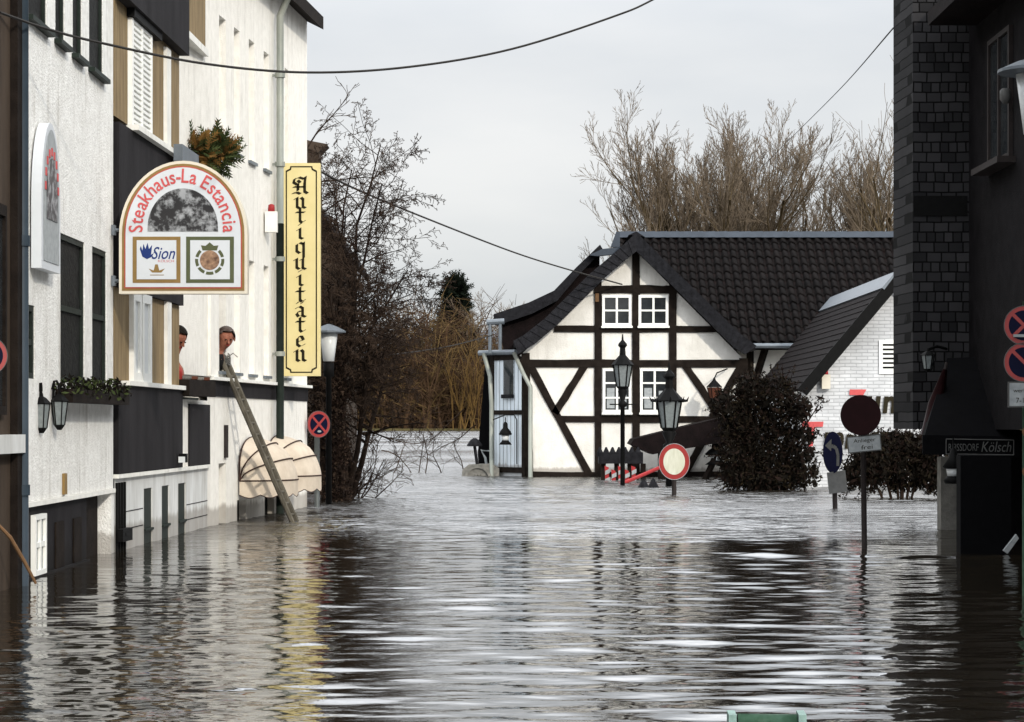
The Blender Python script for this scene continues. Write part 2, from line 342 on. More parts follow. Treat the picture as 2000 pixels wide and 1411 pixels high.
def water():
    ys = list(np.geomspace(6, 90, 1000)); ys = [-40, -10, 2] + ys + [140, 300, 700, 1400]
    ny = len(ys); nx = 190
    xs = np.linspace(-1, 1, nx)
    Yg = np.repeat(np.array(ys)[:, None], nx, 1)
    Xg = xs[None, :] * np.maximum(7.5, np.abs(Yg) * .30)
    Xg[:, 0] = -700; Xg[:, -1] = 700
    r = np.random.RandomState(5); H = np.zeros_like(Xg)
    calm = np.interp(Yg + .8 * np.sin(Xg * .8), [6, 22, 30, 36, 64, 80], [2.1, 2.0, 2.2, 4.4, 5.0, 4.0])     # wind-ruffled patch further out
    side = np.clip((Xg + 4.8) / 2.0, .45, 1)                                          # sheltered along the left houses
    side = side * np.where(Yg < 45, np.clip((5.6 - Xg) / 1.6, .35, 1), 1)
    for k in range(90):
        lam = float(np.exp(r.uniform(np.log(.12), np.log(1.05)))); th = r.normal(0, .34)
        kx, ky = math.sin(th) * 2 * math.pi / lam, math.cos(th) * 2 * math.pi / lam
        amp = .00125 * lam ** 1.1
        spacing = np.gradient(np.array(ys))[:, None]
        vis = np.clip((lam / np.maximum(spacing, .01) - 2.2) / 2, 0, 1)
        warp = .5 * np.sin(.55 * Xg + r.uniform(0, 6)) + .4 * np.sin(.33 * Yg + .4 * Xg + r.uniform(0, 6))
        env = .55 + .45 * np.sin(Xg * r.uniform(.3, 1.1) + Yg * r.uniform(.15, .6) + r.uniform(0, 6.28))
        H += amp * vis * env * np.sin(kx * Xg + ky * Yg + warp * 2 + r.uniform(0, 6.28))
    wake = np.exp(-((Yg - 26.4 - .25 * np.sin(Xg * .9)) / .20) ** 2) * np.clip((Xg - 1.5) / 1.2, 0, 1) * (.7 + .3 * np.sin(Xg * 7))
    H = H * calm * side + wake * .028
    Z = np.where((Yg > 5) & (Yg < 95), H, 0)
    v = np.stack([Xg, Yg, Z], -1).reshape(-1, 3).astype(np.float32)
    idx = np.arange(ny * nx).reshape(ny, nx)
    q = np.stack([idx[:-1, :-1], idx[:-1, 1:], idx[1:, 1:], idx[1:, :-1]], -1).reshape(-1, 4)
    me = bpy.data.meshes.new('water'); me.vertices.add(len(v)); me.vertices.foreach_set('co', v.ravel())
    me.loops.add(q.size); me.loops.foreach_set('vertex_index', q.ravel().astype(np.int32))
    me.polygons.add(len(q)); me.polygons.foreach_set('loop_start', np.arange(0, q.size, 4, dtype=np.int32)); me.polygons.foreach_set('loop_total', np.full(len(q), 4, dtype=np.int32))
    me.polygons.foreach_set('use_smooth', np.ones(len(q), dtype=bool)); me.update()
    m = bpy.data.materials.new('brown_flood_water'); m.use_nodes = True; nt = m.node_tree; b = nt.nodes['Principled BSDF']
    b.inputs['Base Color'].default_value = (.014, .011, .007, 1); b.inputs['Roughness'].default_value = .035; b.inputs['IOR'].default_value = 3.2
    g = nt.nodes.new('ShaderNodeNewGeometry')
    def nz(scale, st):
        mp_ = nt.nodes.new('ShaderNodeMapping'); mp_.inputs['Scale'].default_value = st; nt.links.new(g.outputs['Position'], mp_.inputs[0])
        n = nt.nodes.new('ShaderNodeTexNoise'); n.inputs['Scale'].default_value = scale; n.inputs['Detail'].default_value = 3; n.inputs['Roughness'].default_value = .5
        nt.links.new(mp_.outputs[0], n.inputs['Vector']); return n.outputs[0]
    a1, a2 = nz(7.5, (.45, 1, 1)), nz(2.2, (.35, 1, 1))
    ad = nt.nodes.new('ShaderNodeMath'); ad.operation = 'MULTIPLY_ADD'; nt.links.new(a2, ad.inputs[0]); ad.inputs[1].default_value = 2.2; nt.links.new(a1, ad.inputs[2])
    a3 = nz(.22, (.22, 1, 1)); ad3 = nt.nodes.new('ShaderNodeMath'); ad3.operation = 'MULTIPLY_ADD'; nt.links.new(a3, ad3.inputs[0]); ad3.inputs[1].default_value = 9.0; nt.links.new(ad.outputs[0], ad3.inputs[2]); ad = ad3
    bp = nt.nodes.new('ShaderNodeBump'); bp.inputs['Distance'].default_value = .11
    sy = nt.nodes.new('ShaderNodeSeparateXYZ'); nt.links.new(g.outputs['Position'], sy.inputs[0])
    mr = nt.nodes.new('ShaderNodeMapRange'); mr.inputs[1].default_value = 29; mr.inputs[2].default_value = 38; mr.inputs[3].default_value = .045; mr.inputs[4].default_value = 1.0
    nt.links.new(sy.outputs[1], mr.inputs[0]); nt.links.new(mr.outputs[0], bp.inputs['Strength'])
    m2_ = nt.nodes.new('ShaderNodeMapRange'); m2_.inputs[1].default_value = 30; m2_.inputs[2].default_value = 44; m2_.inputs[3].default_value = .03; m2_.inputs[4].default_value = .16
    nt.links.new(sy.outputs[1], m2_.inputs[0]); pn = nz(.045, (.25, 1, 1)); pm = nt.nodes.new('ShaderNodeMapRange'); pm.inputs[1].default_value = .35; pm.inputs[2].default_value = .65; pm.inputs[3].default_value = .35; pm.inputs[4].default_value = 1.9; nt.links.new(pn, pm.inputs[0])
    pr_ = nt.nodes.new('ShaderNodeMath'); pr_.operation = 'MULTIPLY'; nt.links.new(m2_.outputs[0], pr_.inputs[0]); nt.links.new(pm.outputs[0], pr_.inputs[1]); nt.links.new(pr_.outputs[0], b.inputs['Roughness'])
    nt.links.new(ad.outputs[0], bp.inputs['Height']); nt.links.new(bp.outputs[0], b.inputs['Normal'])
    me.materials.append(m)
    o = bpy.data.objects.new('water', me); COL.objects.link(o); tag(o, kind='structure')
water()

# ------------------------------------------------------------------ facades
class Fac:
    def __init__(s, P, Q):
        s.P = Vector((P[0], P[1])); d = Vector((Q[0] - P[0], Q[1] - P[1])); s.L = d.length; s.u = d / s.L; s.n = Vector((s.u.y, -s.u.x))
    def hit(s, px, py, off=0.0):
        d = Vector(((px - CX) / F, 1)); t = (s.P.dot(s.n) + off) / d.dot(s.n)
        return (d * t - s.P).dot(s.u), CAM_H + (HY - py) / F * t
    def S(s, px, off=0.0): return s.hit(px, HY, off)[0]
    def pt(s, a, o, z): p = s.P + s.u * a + s.n * o; return Vector((p.x, p.y, z))
    def box(s, mb, s0, s1, o0, o1, z0, z1, mi=0):
        mb.hexa([s.pt(s0, o1, z0), s.pt(s1, o1, z0), s.pt(s1, o0, z0), s.pt(s0, o0, z0), s.pt(s0, o1, z1), s.pt(s1, o1, z1), s.pt(s1, o0, z1), s.pt(s0, o0, z1)], mi)
    def skin(s, mb, s0, s1, z0, z1, ops, depth, off=0.0, mi=0):     # wall face with openings and their reveals
        ss = sorted({s0, s1, *[o[0] for o in ops], *[o[1] for o in ops]}); zs = sorted({z0, z1, *[o[2] for o in ops], *[o[3] for o in ops]})
        for a, b in zip(ss, ss[1:]):
            for c, d in zip(zs, zs[1:]):
                m_, k_ = (a + b) / 2, (c + d) / 2
                if any(o[0] < m_ < o[1] and o[2] < k_ < o[3] for o in ops): continue
                mb.poly([s.pt(a, off, c), s.pt(b, off, c), s.pt(b, off, d), s.pt(a, off, d)], mi)
        for (a, b, c, d) in ops:
            P = lambda x, o, z: s.pt(x, o, z)
            i = off - depth
            mb.poly([P(a, off, c), P(a, off, d), P(a, i, d), P(a, i, c)], mi); mb.poly([P(b, off, d), P(b, off, c), P(b, i, c), P(b, i, d)], mi)
            mb.poly([P(a, off, d), P(b, off, d), P(b, i, d), P(a, i, d)], mi); mb.poly([P(b, off, c), P(a, off, c), P(a, i, c), P(b, i, c)], mi)
    def window(s, root, a, b, c, d, off, fw=.05, grid=(1, 2), frame=None, pane=None, name='window', sill=None):
        mb = MB(); o0, o1 = off - .06, off
        s.box(mb, a, b, o0, o1, c, c + fw); s.box(mb, a, b, o0, o1, d - fw, d)
        s.box(mb, a, a + fw, o0, o1, c + fw, d - fw); s.box(mb, b - fw, b, o0, o1, c + fw, d - fw)
        for i in range(1, grid[0]):
            x = a + (b - a) * i / grid[0]; s.box(mb, x - fw / 2, x + fw / 2, o0 + .002, o1 - .003, c + fw, d - fw)
        for i in range(1, grid[1]):
            z = c + (d - c) * i / grid[1]; s.box(mb, a + fw, b - fw, o0 + .004, o1 - .006, z - fw / 2, z + fw / 2)
        w = mb.build(name, frame or M['dark_frame'], root)
        mb = MB(); s.box(mb, a + fw * .5, b - fw * .5, off - .05, off - .03, c + fw * .5, d - fw * .5); mb.build('pane', pane or M['glass_dark'], w)
        if sill:
            mb = MB(); s.box(mb, a - .06, b + .06, off - .05, off + sill, c - .05, c - .002); mb.build('sill', frame or M['dark_frame'], w)
        return w

# ---- the brown house at the left edge
FD = Fac((-4.64, 3.0), (-4.64, 21.5))
bD = thing('brown_house', 'dark brown house front cut off by the left edge of the photo', 'house', (-6, 14, -1))
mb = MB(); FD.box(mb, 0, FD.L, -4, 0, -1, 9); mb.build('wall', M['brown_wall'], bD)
for k in range(4):
    a = FD.L - .55 - k * 2.2
    mb = MB(); FD.box(mb, a - 1.0, a, .002, .05, 1.6, 1.68); FD.box(mb, a - 1.0, a, .002, .05, 3.4, 3.5); FD.box(mb, a - .06, a, .002, .05, 1.68, 3.4); FD.box(mb, a - 1.0, a - .94, .002, .05, 1.68, 3.4)
    w = mb.build('window', M['dark_wood'], bD)
    mb = MB(); FD.box(mb, a - .94, a - .06, .003, .02, 1.68, 3.4); mb.build('pane', M['glass_dark'], w)
mb = MB(); FD.box(mb, 0, FD.L, .003, .10, 1.25, 1.42); mb.build('ledge', M['panel_grey'], bD)
mb = MB(); FD.box(mb, FD.L - .2, FD.L - .003, .003, .07, -1, 9); mb.build('corner_board', M['dark_wood'], bD)

# ---- house A: white rendered house with dark slit windows
FA = Fac((-4.7, 21.55), (-4.7, 27.15))
bA = thing('white_rendered_house', 'white roughcast house with narrow dark windows and dark plinth beside the steakhouse sign', 'house', (-6, 24, -1))
zled = .76
up = [(FA.S(a), FA.S(b), 5.48, 8.2) for a, b in ((52, 91), (108, 126), (142, 160), (174, 201))]
lo = [(FA.S(a), FA.S(b), 1.96, z) for a, b, z in ((56, 68, 2.68), (118, 165, 3.51), (180, 208, 3.51))]
mb = MB(); FA.skin(mb, 0, FA.L, zled, 9.5, up + lo, .05)
mb.build('wall', M['render_a'], bA)
mb = MB(); FA.box(mb, 0, FA.L, -4, -.17, -1, 9.5); mb.build('core', M['dark_frame'], bA)
for (a, b, c, d) in up: FA.window(bA, a, b, c, d, -.012, .05, (1, 2), pane=M['pane_black'], sill=.09)
for (a, b, c, d) in lo: FA.window(bA, a, b, c, d, -.012, .06, (1, 2), pane=M['pane_black'])
mb = MB(); FA.box(mb, 0, FA.L, -.1, .03, zled - .05, zled - .002); mb.build('ledge', M['trim'], bA)
mb = MB(); FA.box(mb, 0, FA.S(174), -.16, -.03, -1, zled - .052); FA.box(mb, .1, FA.S(172), -.03, .02, -.05, .02)
mb.build('plinth', M['slate_panel'], bA)
for a, b in ((112, 128), (147, 162)):
    mb = MB(); FA.box(mb, FA.S(a), FA.S(b), -.028, -.01, -.3, .50); mb.build('plinth_panel', M['dark_wood'], bA)
FA.window(bA, FA.S(66), FA.S(88), .02, .62, .02, .05, (2, 2), M['win_white'], M['glass_lamp'])
mb = MB(); FA.box(mb, FA.S(176), FA.S(214), -.169, -.14, -1, zled - .052); mb.build('doorway', M['dark_wood'], bA)
mb = MB(); FA.box(mb, FA.S(215), FA.L, -.15, .01, -1, zled - .052); mb.build('pilaster', M['render_a'], bA)
# stains are in the render; a small brown fitting on the wall
mb = MB(); FA.box(mb, FA.S(121), FA.S(126), .002, .03, .78, 1.0); mb.build('wall_fitting', M['gold'], bA)

# blue grey downpipe at the corner of house A
pp = thing('downpipe', 'blue-grey metal pipe standing between the brown house and the white house', 'pipe', (-4.58, 21.55, -1))
mb = MB(); mb.tube([(-4.58, 21.55, -1), (-4.58, 21.55, 9.4)], .058, 14); mb.build('pipe', M['blue_pipe'], pp, True)
for z in (.9, 3.23, 6.2):
    mb = MB(); mb.tube([(-4.58, 21.55, z - .05), (-4.58, 21.55, z + .05)], .072, 14); mb.box(-4.69, -4.60, 21.53, 21.57, z - .02, z + .02); mb.build('clamp', M['blue_pipe'], pp)

# ---- steakhouse building C
FC = Fac((-4.7, 27.2), (-4.5, 34.05)); FCB = FC
bC = thing('steakhouse_building', 'tan and black clad building with projecting bay behind the round-topped steakhouse sign', 'building', (-6, 30, -1))
b1 = FC.S(350); zl = .87
slots = [(FC.S(a), FC.S(b), -1.0, .70) for a, b in ((281, 298), (316, 331), (348, 363))]
mb = MB(); FC.skin(mb, .03, FC.L, -1, zl, slots, .12)
mb.build('base_wall', M['panel_grey'], bC)
mb = MB(); FC.box(mb, .03, FC.L, -4, -.13, -1, 1.9); mb.build('core', M['dark_frame'], bC)
for (a, b, c, d) in slots:
    mb = MB(); FC.box(mb, a, b, -.125, -.02, c, d); FC.box(mb, a + .02, b, -.019, .02, .16, .19); mb.build('basement_window', M['dark_frame'], bC)
mb = MB()                                               # panel joints, a grille by the corner
for z in (.24, .45): FC.box(mb, .42, FC.S(279), .001, .004, z, z + .012); FC.box(mb, FC.S(364), FC.L - .03, .001, .004, z - .07, z - .058)
mb.build('panel_joint', M['slate_panel'], bC)
for k in range(4):
    mb = MB(); FC.box(mb, .08 + k * .16, .105 + k * .16, .002, .03, -.5, zl - .05); mb.build('grille_bar', M['black_iron'], bC)
mb = MB(); FC.box(mb, .03, FC.L, -.1, .05, zl + .002, zl + .05); mb.build('ledge', M['trim'], bC)
mb = MB(); FC.box(mb, .03, b1, -3.4, .05, zl + .052, 1.98); mb.build('lower_dark_panel', M['slate_panel'], bC)
mb = MB(); FC.box(mb, b1 + .003, FC.L, -3.4, 0, zl + .052, 1.86); mb.build('side_wall', M['render_b'], bC)
mb = MB(); FC.box(mb, FC.S(367), FC.S(407) - .02, .002, .03, .90, 1.80); mb.build('shop_panel', M['slate_panel'], bC)
# bay storeys
zs1, zs2, zs3 = 3.14, 5.09, 6.57
mb = MB(); FC.box(mb, .03, b1, -.9, 0, 2.04, zs1 - .002); mb.build('bay_wall', M['tan'], bC)
mb = MB(); FC.box(mb, .03, b1, -.9, .06, zs1, zs2); mb.build('middle_dark_panel', M['slate_panel'], bC)
mb = MB(); FC.box(mb, .03, b1, -.9, 0, zs2 + .07, zs3 - .002); mb.build('bay_wall', M['tan'], bC)
mb = MB(); FC.box(mb, .03, b1, -.9, .14, zs3, 9.8); mb.build('upper_dark_panel', M['slate_panel'], bC)
mb = MB(); FC.box(mb, FC.S(249), b1 + .05, -.4, .14, zs2 + .002, zs2 + .068); mb.build('window_sill', M['trim'], bC)
mb = MB(); FC.box(mb, FC.S(238), b1 + .02, -.4, .10, 1.982, 2.038); mb.build('window_sill', M['trim'], bC)
mb = MB(); FC.box(mb, FC.S(318), b1 + .06, .142, .26, zs2 - .10, zs2 + .12); mb.build('sill_box', M['zinc'], bC)
# louvred shutter and windows
a, b = FC.S(249), FC.S(289)
mb = MB(); FC.box(mb, a, a + .09, .002, .06, zs2 + .07, 6.46); FC.box(mb, b - .09, b, .002, .06, zs2 + .07, 6.46); FC.box(mb, (a + b) / 2 - .04, (a + b) / 2 + .04, .002, .06, zs2 + .07, 6.46)
FC.box(mb, a + .09, (a + b) / 2 - .04, .004, .02, zs2 + .08, 6.4, 1); FC.box(mb, (a + b) / 2 + .04, b - .09, .004, .02, zs2 + .08, 6.4, 1)
for k in range(19):
    z = zs2 + .11 + k * .068
    FC.box(mb, a + .09, (a + b) / 2 - .04, .021, .055, z, z + .036); FC.box(mb, (a + b) / 2 + .04, b - .09, .021, .055, z, z + .036)
mb.build('shutter', [M['win_white'], M['panel_grey']], bC)
mb = MB(); FC.box(mb, FC.S(319), FC.S(327), .002, .05, zs2 + .07, 6.5); mb.build('white_post', M['trim'], bC)
mb = MB(); FC.box(mb, FC.S(247), FC.S(302), .002,   .10, 6.47, zs3 - .004); mb.build('shade_strip', M['black_iron'], bC)  # dark strip standing in for the shade under the upper panel
for p, q in ((252, 268), (270, 288)): FC.window(bC, FC.S(p), FC.S(q), 2.04, zs1, .06, .11, (1, 1), M['win_white'], M['opal'])
mb = MB(); FC.box(mb, FC.S(320), FC.S(328), .002, .05, 2.04, zs1); mb.build('white_post', M['trim'], bC)
# balcony high up beyond the bay
mb = MB(); FC.box(mb, b1 + .02, b1 + 2.1, -.5, .02, 7.0, 8.2); mb.build('balcony', M['tan'], bC)
mb = MB(); FC.box(mb, b1 + .02, b1 + 2.14, -.5, .06, 6.90, 6.998); mb.build('balcony_edge', M['trim'], bC)

# ---- antiques house B
FB = Fac((-4.73, 31.58), (-3.745, 42.1)); LB = FB.L
bB = thing('antiques_house', 'tall cream rendered house with rows of narrow niches behind the yellow hanging sign', 'house', (-6, 37, -1))
zb = 2.22
cols = [(428, 441), (457, 468), (486, 497), (515, 525), (556, 563)]
nich = [(FB.S(a), FB.S(b), z0, z1) for a, b in cols for z0, z1 in ((zb + .1, 4.15), (5.75, 7.7))]
mb = MB(); FB.skin(mb, 0, LB, zb, 9.0, nich, .15)
mb.build('upper_wall', M['render_b'], bB)
mb = MB(); FB.box(mb, 0, LB, -5, -.16, zb, 9.0); mb.build('core', M['render_b'], bB)
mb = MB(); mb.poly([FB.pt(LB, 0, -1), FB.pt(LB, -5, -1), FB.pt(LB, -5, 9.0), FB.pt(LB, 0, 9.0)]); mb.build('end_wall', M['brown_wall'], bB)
for i, (a, b, c, d) in enumerate(nich):
    if i == 0:
        mb = MB(); FB.box(mb, a, b, -.155, -.11, c, d - .02); mb.build('open_window', M['dark_frame'], bB)
    else: FB.window(bB, a, b, c, d, -.115, .05, (1, 2), M['trim'], M['opal'])
    mb = MB(); FB.box(mb, a - .05, b + .05, -.1, .05, c - .05, c - .003); mb.build('niche_sill', M['zinc'], bB)
mb = MB(); FB.box(mb, FB.S(407), LB + .02, -.2, .10, zb - .05, zb - .002); mb.build('ledge', M['trim'], bB)
mb = MB(); FB.box(mb, FB.S(407), LB, -.3, .02, 1.93, zb - .052); mb.build('fascia', M['slate_panel'], bB)
dn = (FB.S(427), FB.S(441), -1.0, .92)
shops = [(FB.S(463), FB.S(480), -1, .32), (FB.S(517), FB.S(535), -1, .32), (FB.S(548), FB.S(556), -1, .32)]
mb = MB(); FB.skin(mb, FB.S(405), LB, -1, 1.928, [dn] + shops, .14); mb.build('lower_wall', M['render_b'], bB)
mb = MB(); FB.box(mb, FB.S(405), LB, -5, -.15, -1, 1.928); mb.build('core', M['render_b'], bB)
mb = MB(); FB.box(mb, dn[0], dn[1], -.149, -.12, -1, .92); mb.build('door', M['stone'], bB)
for a, b, c, d in shops:
    mb = MB(); FB.box(mb, a, b, -.149, -.11, c, d); mb.build('shop_window', M['black_iron'], bB)
mb = MB(); FB.box(mb, FB.S(405), FB.S(412), .002, .05, zb, 4.6); mb.build('pilaster', M['render_b'], bB)
mb = MB(); FB.box(mb, FB.S(437), FB.S(441), .002, .04, 1.0, 1.5); mb.build('wall_fitting', M['post_dark'], bB)
s0 = FB.S(470)                                          # roof and eave
mb = MB(); mb.hexa([FB.pt(s0 - 4, .30, 8.72), FB.pt(LB + .02, .30, 8.72), FB.pt(LB + .02, -5, 11.4), FB.pt(s0 - 4, -5, 11.4), FB.pt(s0 - 4, .30, 8.95), FB.pt(LB + .02, .30, 8.95), FB.pt(LB + .02, -5, 11.7), FB.pt(s0 - 4, -5, 11.7)])
mb.build('roof', M['dark_wood'], bB)
# downpipe of house B
sp_ = FB.S(547, .13)
p = lambda z: FB.pt(sp_, .13, z)
pb = thing('downpipe', 'long grey rainwater pipe running down the cream house beside the yellow sign', 'pipe', p(-1))
mb = MB(); mb.tube([p(4.9), p(8.4), FB.pt(sp_, .28, 8.75)], .062, 12); mb.build('upper_pipe', M['grey_pipe'], pb, True)
mb = MB(); mb.tube([p(-1), p(4.9)], .066, 12); mb.build('lower_pipe', M['dark_frame'], pb, True)
for z in (.9, 2.7, 4.3, 5.9, 7.4):
    mb = MB(); mb.tube([p(z - .04), p(z + .04)], .085, 12); FB.box(mb, sp_ - .02, sp_ + .02, 0, .07, z - .02, z + .02); mb.build('clamp', M['grey_pipe'], pb)

# ------------------------------------------------------------------ signs on the left houses
def arch_outline(w, h, n=28):          # half width w, total height h from the bottom edge, semi-elliptic head
    hs = h * .44
    pts = [(-w, 0), (w, 0)] + [(w * math.cos(t), hs + (h - hs) * math.sin(t)) for t in [math.pi * i / n for i in range(n + 1)]]
    return pts
YS = 27.05
c0 = W(360, 575, YS); sc = YS / F
sg = thing('steakhouse_sign', 'white round-topped steakhouse sign with red arched lettering hanging over the water', 'sign', c0)
hw, hh = 125 * sc, 259 * sc
LX, LZ = Vector((1, 0, 0)), Vector((0, 0, 1))
def layer(mb, k, y, th, mi):           # arch shrunk by k metres on all sides
    pts = [(x, z + k) for x, z in arch_outline(hw - k, hh - 2 * k)]
    mb.prism([c0 + LX * x + LZ * z + Vector((0, -y, 0)) for x, z in pts], (0, th, 0), mi)
mb = MB(); layer(mb, 0, .09, .18, 0); mb.build('housing', M['sign_cream'], sg)
mb = MB(); layer(mb, .035, .094, .004, 0); mb.build('gold_border', M['gold'], sg)
mb = MB(); layer(mb, .062, .098, .004, 0); mb.build('red_border', M['red_line'], sg)
mb = MB(); layer(mb, .078, .102, .004, 0); mb.build('face_panel', M['sign_white'], sg)
P = lambda px, py, o: W(px, py, YS) + Vector((0, -o, 0))
mb = MB(); mb.prism([P(291, 454, .106), P(428, 454, .106)] + [P(359.5 + 68.5 * math.cos(t), 447 - 77 * math.sin(t), .106) for t in [math.pi * i / 24 for i in range(25)]], (0, .004, 0)); mb.build('picture', M['picture'], sg)
for x0, m_ in ((262, 'gold'), (366, 'olive')):
    mb = MB(); mb.prism([P(x0, 554, .106), P(x0 + 93, 554, .106), P(x0 + 93, 464, .106), P(x0, 464, .106)], (0, .004, 0)); fr = mb.build('badge_frame', M[m_], sg)
    mb = MB(); mb.prism([P(x0 + 8, 547, .11), P(x0 + 85, 547, .11), P(x0 + 85, 471, .11), P(x0 + 8, 471, .11)], (0, .004, 0)); mb.build('badge_face', M['sign_white'], fr)
mb = MB()                               # arched lettering
word = 'Steakhaus-La Estancia'; adv = {'t': .62, '-': .6, ' ': .5, 'i': .42, 's': .85, 'S': 1.0, 'L': 1.0, 'E': 1.05}
tot = sum(adv.get(ch, .95) for ch in word); acc = 0
for ch in word:
    w_ = adv.get(ch, .95); f_ = (acc + w_ / 2) / tot; acc += w_
    if ch == ' ': continue
    t = math.pi * (1.035 - 1.07 * f_); r1, r2 = 90, 100
    ce = P(359.5 + r1 * math.cos(t), 447 - r2 * math.sin(t), .108)
    tu = Vector((math.sin(t), 0, -math.cos(t))); tv = Vector((math.cos(t), 0, math.sin(t)))
    vs, fs = text_mesh(ch, 1.0, 0, .012)
    mxx = (max(q[0] for q in vs) + min(q[0] for q in vs)) / 2
    cap = 27 * sc / .7
    mb.add([ce + tu * (q[0] - mxx) * cap * .86 + tv * (q[1] - .30) * cap for q in vs], fs)
mb.build('lettering', M['red_letter'], sg)
mb = MB(); put_text(mb, 'Sion', P(322, 496, .1115), LX, LZ, 24 * sc, 46 * sc, 0, .35, .01)
sw = [(276, 488), (281, 503), (290, 508), (300, 503), (306, 490)]
for k in range(4): mb.prism([P(x + dx, y + dy, .1115) for (x, y), (dx, dy) in zip([(sw[k][0], sw[k][1]), (sw[k + 1][0], sw[k + 1][1])] + [(sw[k + 1][0], sw[k + 1][1]), (sw[k][0], sw[k][1])], [(0, 0), (0, 0), (2, -6), (2, -6)])], (0, .001, 0))
mb.prism([P(*q, .1118) for q in ((280, 498), (283, 478), (287, 488), (291, 476), (294, 488), (300, 480), (298, 500), (288, 506))], (0, .001, 0))
mb.build('lettering', M['blue_letter'], sg)
mb = MB(); put_text(mb, 'KÖLSCH', P(327, 511, .1115), LX, LZ, 6 * sc, 31 * sc); mb.build('lettering', M['red_letter'], sg)
mb = MB()
mb.prism([P(*q, .1115) for q in ((293, 526), (303, 530), (306, 518), (311, 518), (314, 530), (325, 526), (318, 534), (300, 534))], (0, .001, 0))
mb.prism([P(*q, .1115) for q in ((296, 538), (323, 538), (323, 539.5), (296, 539.5))], (0, .001, 0)); mb.build('crest', M['gold'], sg)
em = P(412, 510, .1115)
mb = MB()
for k in range(7):
    t0 = R(130 + k * 40 + 4); arc = [t0 + R(32) * j / 6 for j in range(7)]
    mb.poly([em + LX * (28.5 * sc * math.cos(t)) + LZ * (28.5 * sc * math.sin(t)) for t in arc] + [em + LX * (22.5 * sc * math.cos(t)) + LZ * (22.5 * sc * math.sin(t)) for t in reversed(arc)])
mb.prism([P(*q, .1118) for q in ((398, 491), (395, 481), (404, 482), (412, 475), (420, 482), (429, 481), (426, 491))], (0, .001, 0)); mb.build('crest', M['olive'], sg)
mb = MB(); mb.disc(em, 19 * sc, (0, -1, 0), .002); mb.build('crest_disc', M['amber'], sg)
for py in (450, 549):
    mb = MB(); a_ = W(222, py, YS); mb.tube([a_, W(238, py, YS)], .022, 8); mb.obox(a_, (.02, 0, 0), (0, .05, 0), (0, 0, .06)); mb.build('bracket', M['zinc'], sg)

# nib-pen blackletter for the yellow sign
GL = {
 'A': (1.0, [[(.08, 1.0), (.14, 1.3), (.45, 1.45), (.75, 1.32)], [(.85, 1.5), (.8, .95), (.8, .2), (.98, .05)], [(.08, 1.0), (.3, .82), (.5, 1.0), (.36, 1.18)], [(.36, .85), (.36, .3), (.05, .05)], [(.1, .6), (.8, .62)], [(.05, .05), (.3, .12), (.5, 0)]]),
 'n': (.8, [[(.05, .85), (.2, .98), (.2, .12), (.34, 0)], [(.2, .78), (.48, .98), (.6, .82), (.6, .12), (.76, .02)]]),
 't': (.6, [[(.3, 1.32), (.3, .15), (.42, 0), (.6, .14)], [(.05, .95), (.58, .95)]]),
 'i': (.5, [[(.08, .82), (.25, .98), (.25, .12), (.42, .02)], [(.2, 1.32), (.32, 1.42)]]),
 'q': (.75, [[(.62, .86), (.38, .98), (.15, .8), (.15, .2), (.34, .02), (.62, .2)], [(.62, 1.0), (.62, -.42)]]),
 'u': (.85, [[(.05, .85), (.2, .98), (.2, .15), (.36, .02), (.6, .2)], [(.48, .88), (.62, .98), (.62, .12), (.8, .02)]]),
 'ä': (.75, [[(.12, .82), (.36, .98), (.55, .82), (.55, .12), (.74, .02)], [(.55, .56), (.28, .5), (.14, .3), (.26, .04), (.54, .2)], [(.18, 1.28), (.26, 1.38)], [(.48, 1.28), (.56, 1.38)]]),
 'e': (.65, [[(.16, .46), (.56, .64), (.44, .95), (.3, .96), (.14, .76), (.14, .2), (.32, .02), (.6, .2)]]),
}
def nib(mb, ch, c, u, v, size, wd=.19, ang=38):
    w_, strokes = GL[ch]; nx, ny = math.cos(R(ang)) * wd / 2, math.sin(R(ang)) * wd / 2
    Q = lambda x, y: c + u * (x - w_ / 2) * size + v * y * size
    for st in strokes:
        for (x0, y0), (x1, y1) in zip(st, st[1:]):
            pts = [(x0 - nx, y0 - ny), (x0 + nx, y0 + ny), (x1 + nx, y1 + ny), (x1 - nx, y1 - ny)]
            a_ = sum(p_[0] * q_[1] - q_[0] * p_[1] for p_, q_ in zip(pts, pts[1:] + pts[:1]))
            if a_ < 0: pts = pts[::-1]
            mb.poly([Q(*p_) for p_ in pts])
        for (x, y) in st: mb.poly([Q(x - nx, y - ny - .03), Q(x + nx, y + ny - .03), Q(x + nx, y + ny + .03), Q(x - nx, y - ny + .03)])
YA = 39.6; sa = YA / F
A0, A1 = W(553, 735, YA), W(626, 320, YA)
yb = thing('antiques_sign', 'tall pale yellow hanging sign reading Antiquitäten in blackletter', 'sign', (A0.x, YA, A0.z))
mb = MB(); mb.box(A0.x, A1.x, YA - .09, YA + .09, A0.z, A1.z); mb.build('housing', M['yellow'], yb)
def corner_frame(px0, py0, px1, py1, c_, w_):
    o_ = [(px0 + c_, py0), (px1 - c_, py0), (px1 - c_ + 1, py0 + c_ * .55), (px1, py0 + c_), (px1, py1 - c_), (px1 - c_ + 1, py1 - c_ * .55), (px1 - c_, py1), (px0 + c_, py1), (px0 + c_ - 1, py1 - c_ * .55), (px0, py1 - c_), (px0, py0 + c_), (px0 + c_ - 1, py0 + c_ * .55)]
    return o_
mb = MB(); o1 = corner_frame(559, 326, 620, 729, 9, 0); o2 = corner_frame(561.5, 328.5, 617.5, 726.5, 9, 0); n = len(o1)
mb.add([W(x, y, YA) + Vector((0, -.093, 0)) for x, y in o1 + o2], [(i, (i + 1) % n, n + (i + 1) % n, n + i) for i in range(n)]); mb.build('border_line', M['black_letter'], yb)
mb = MB()
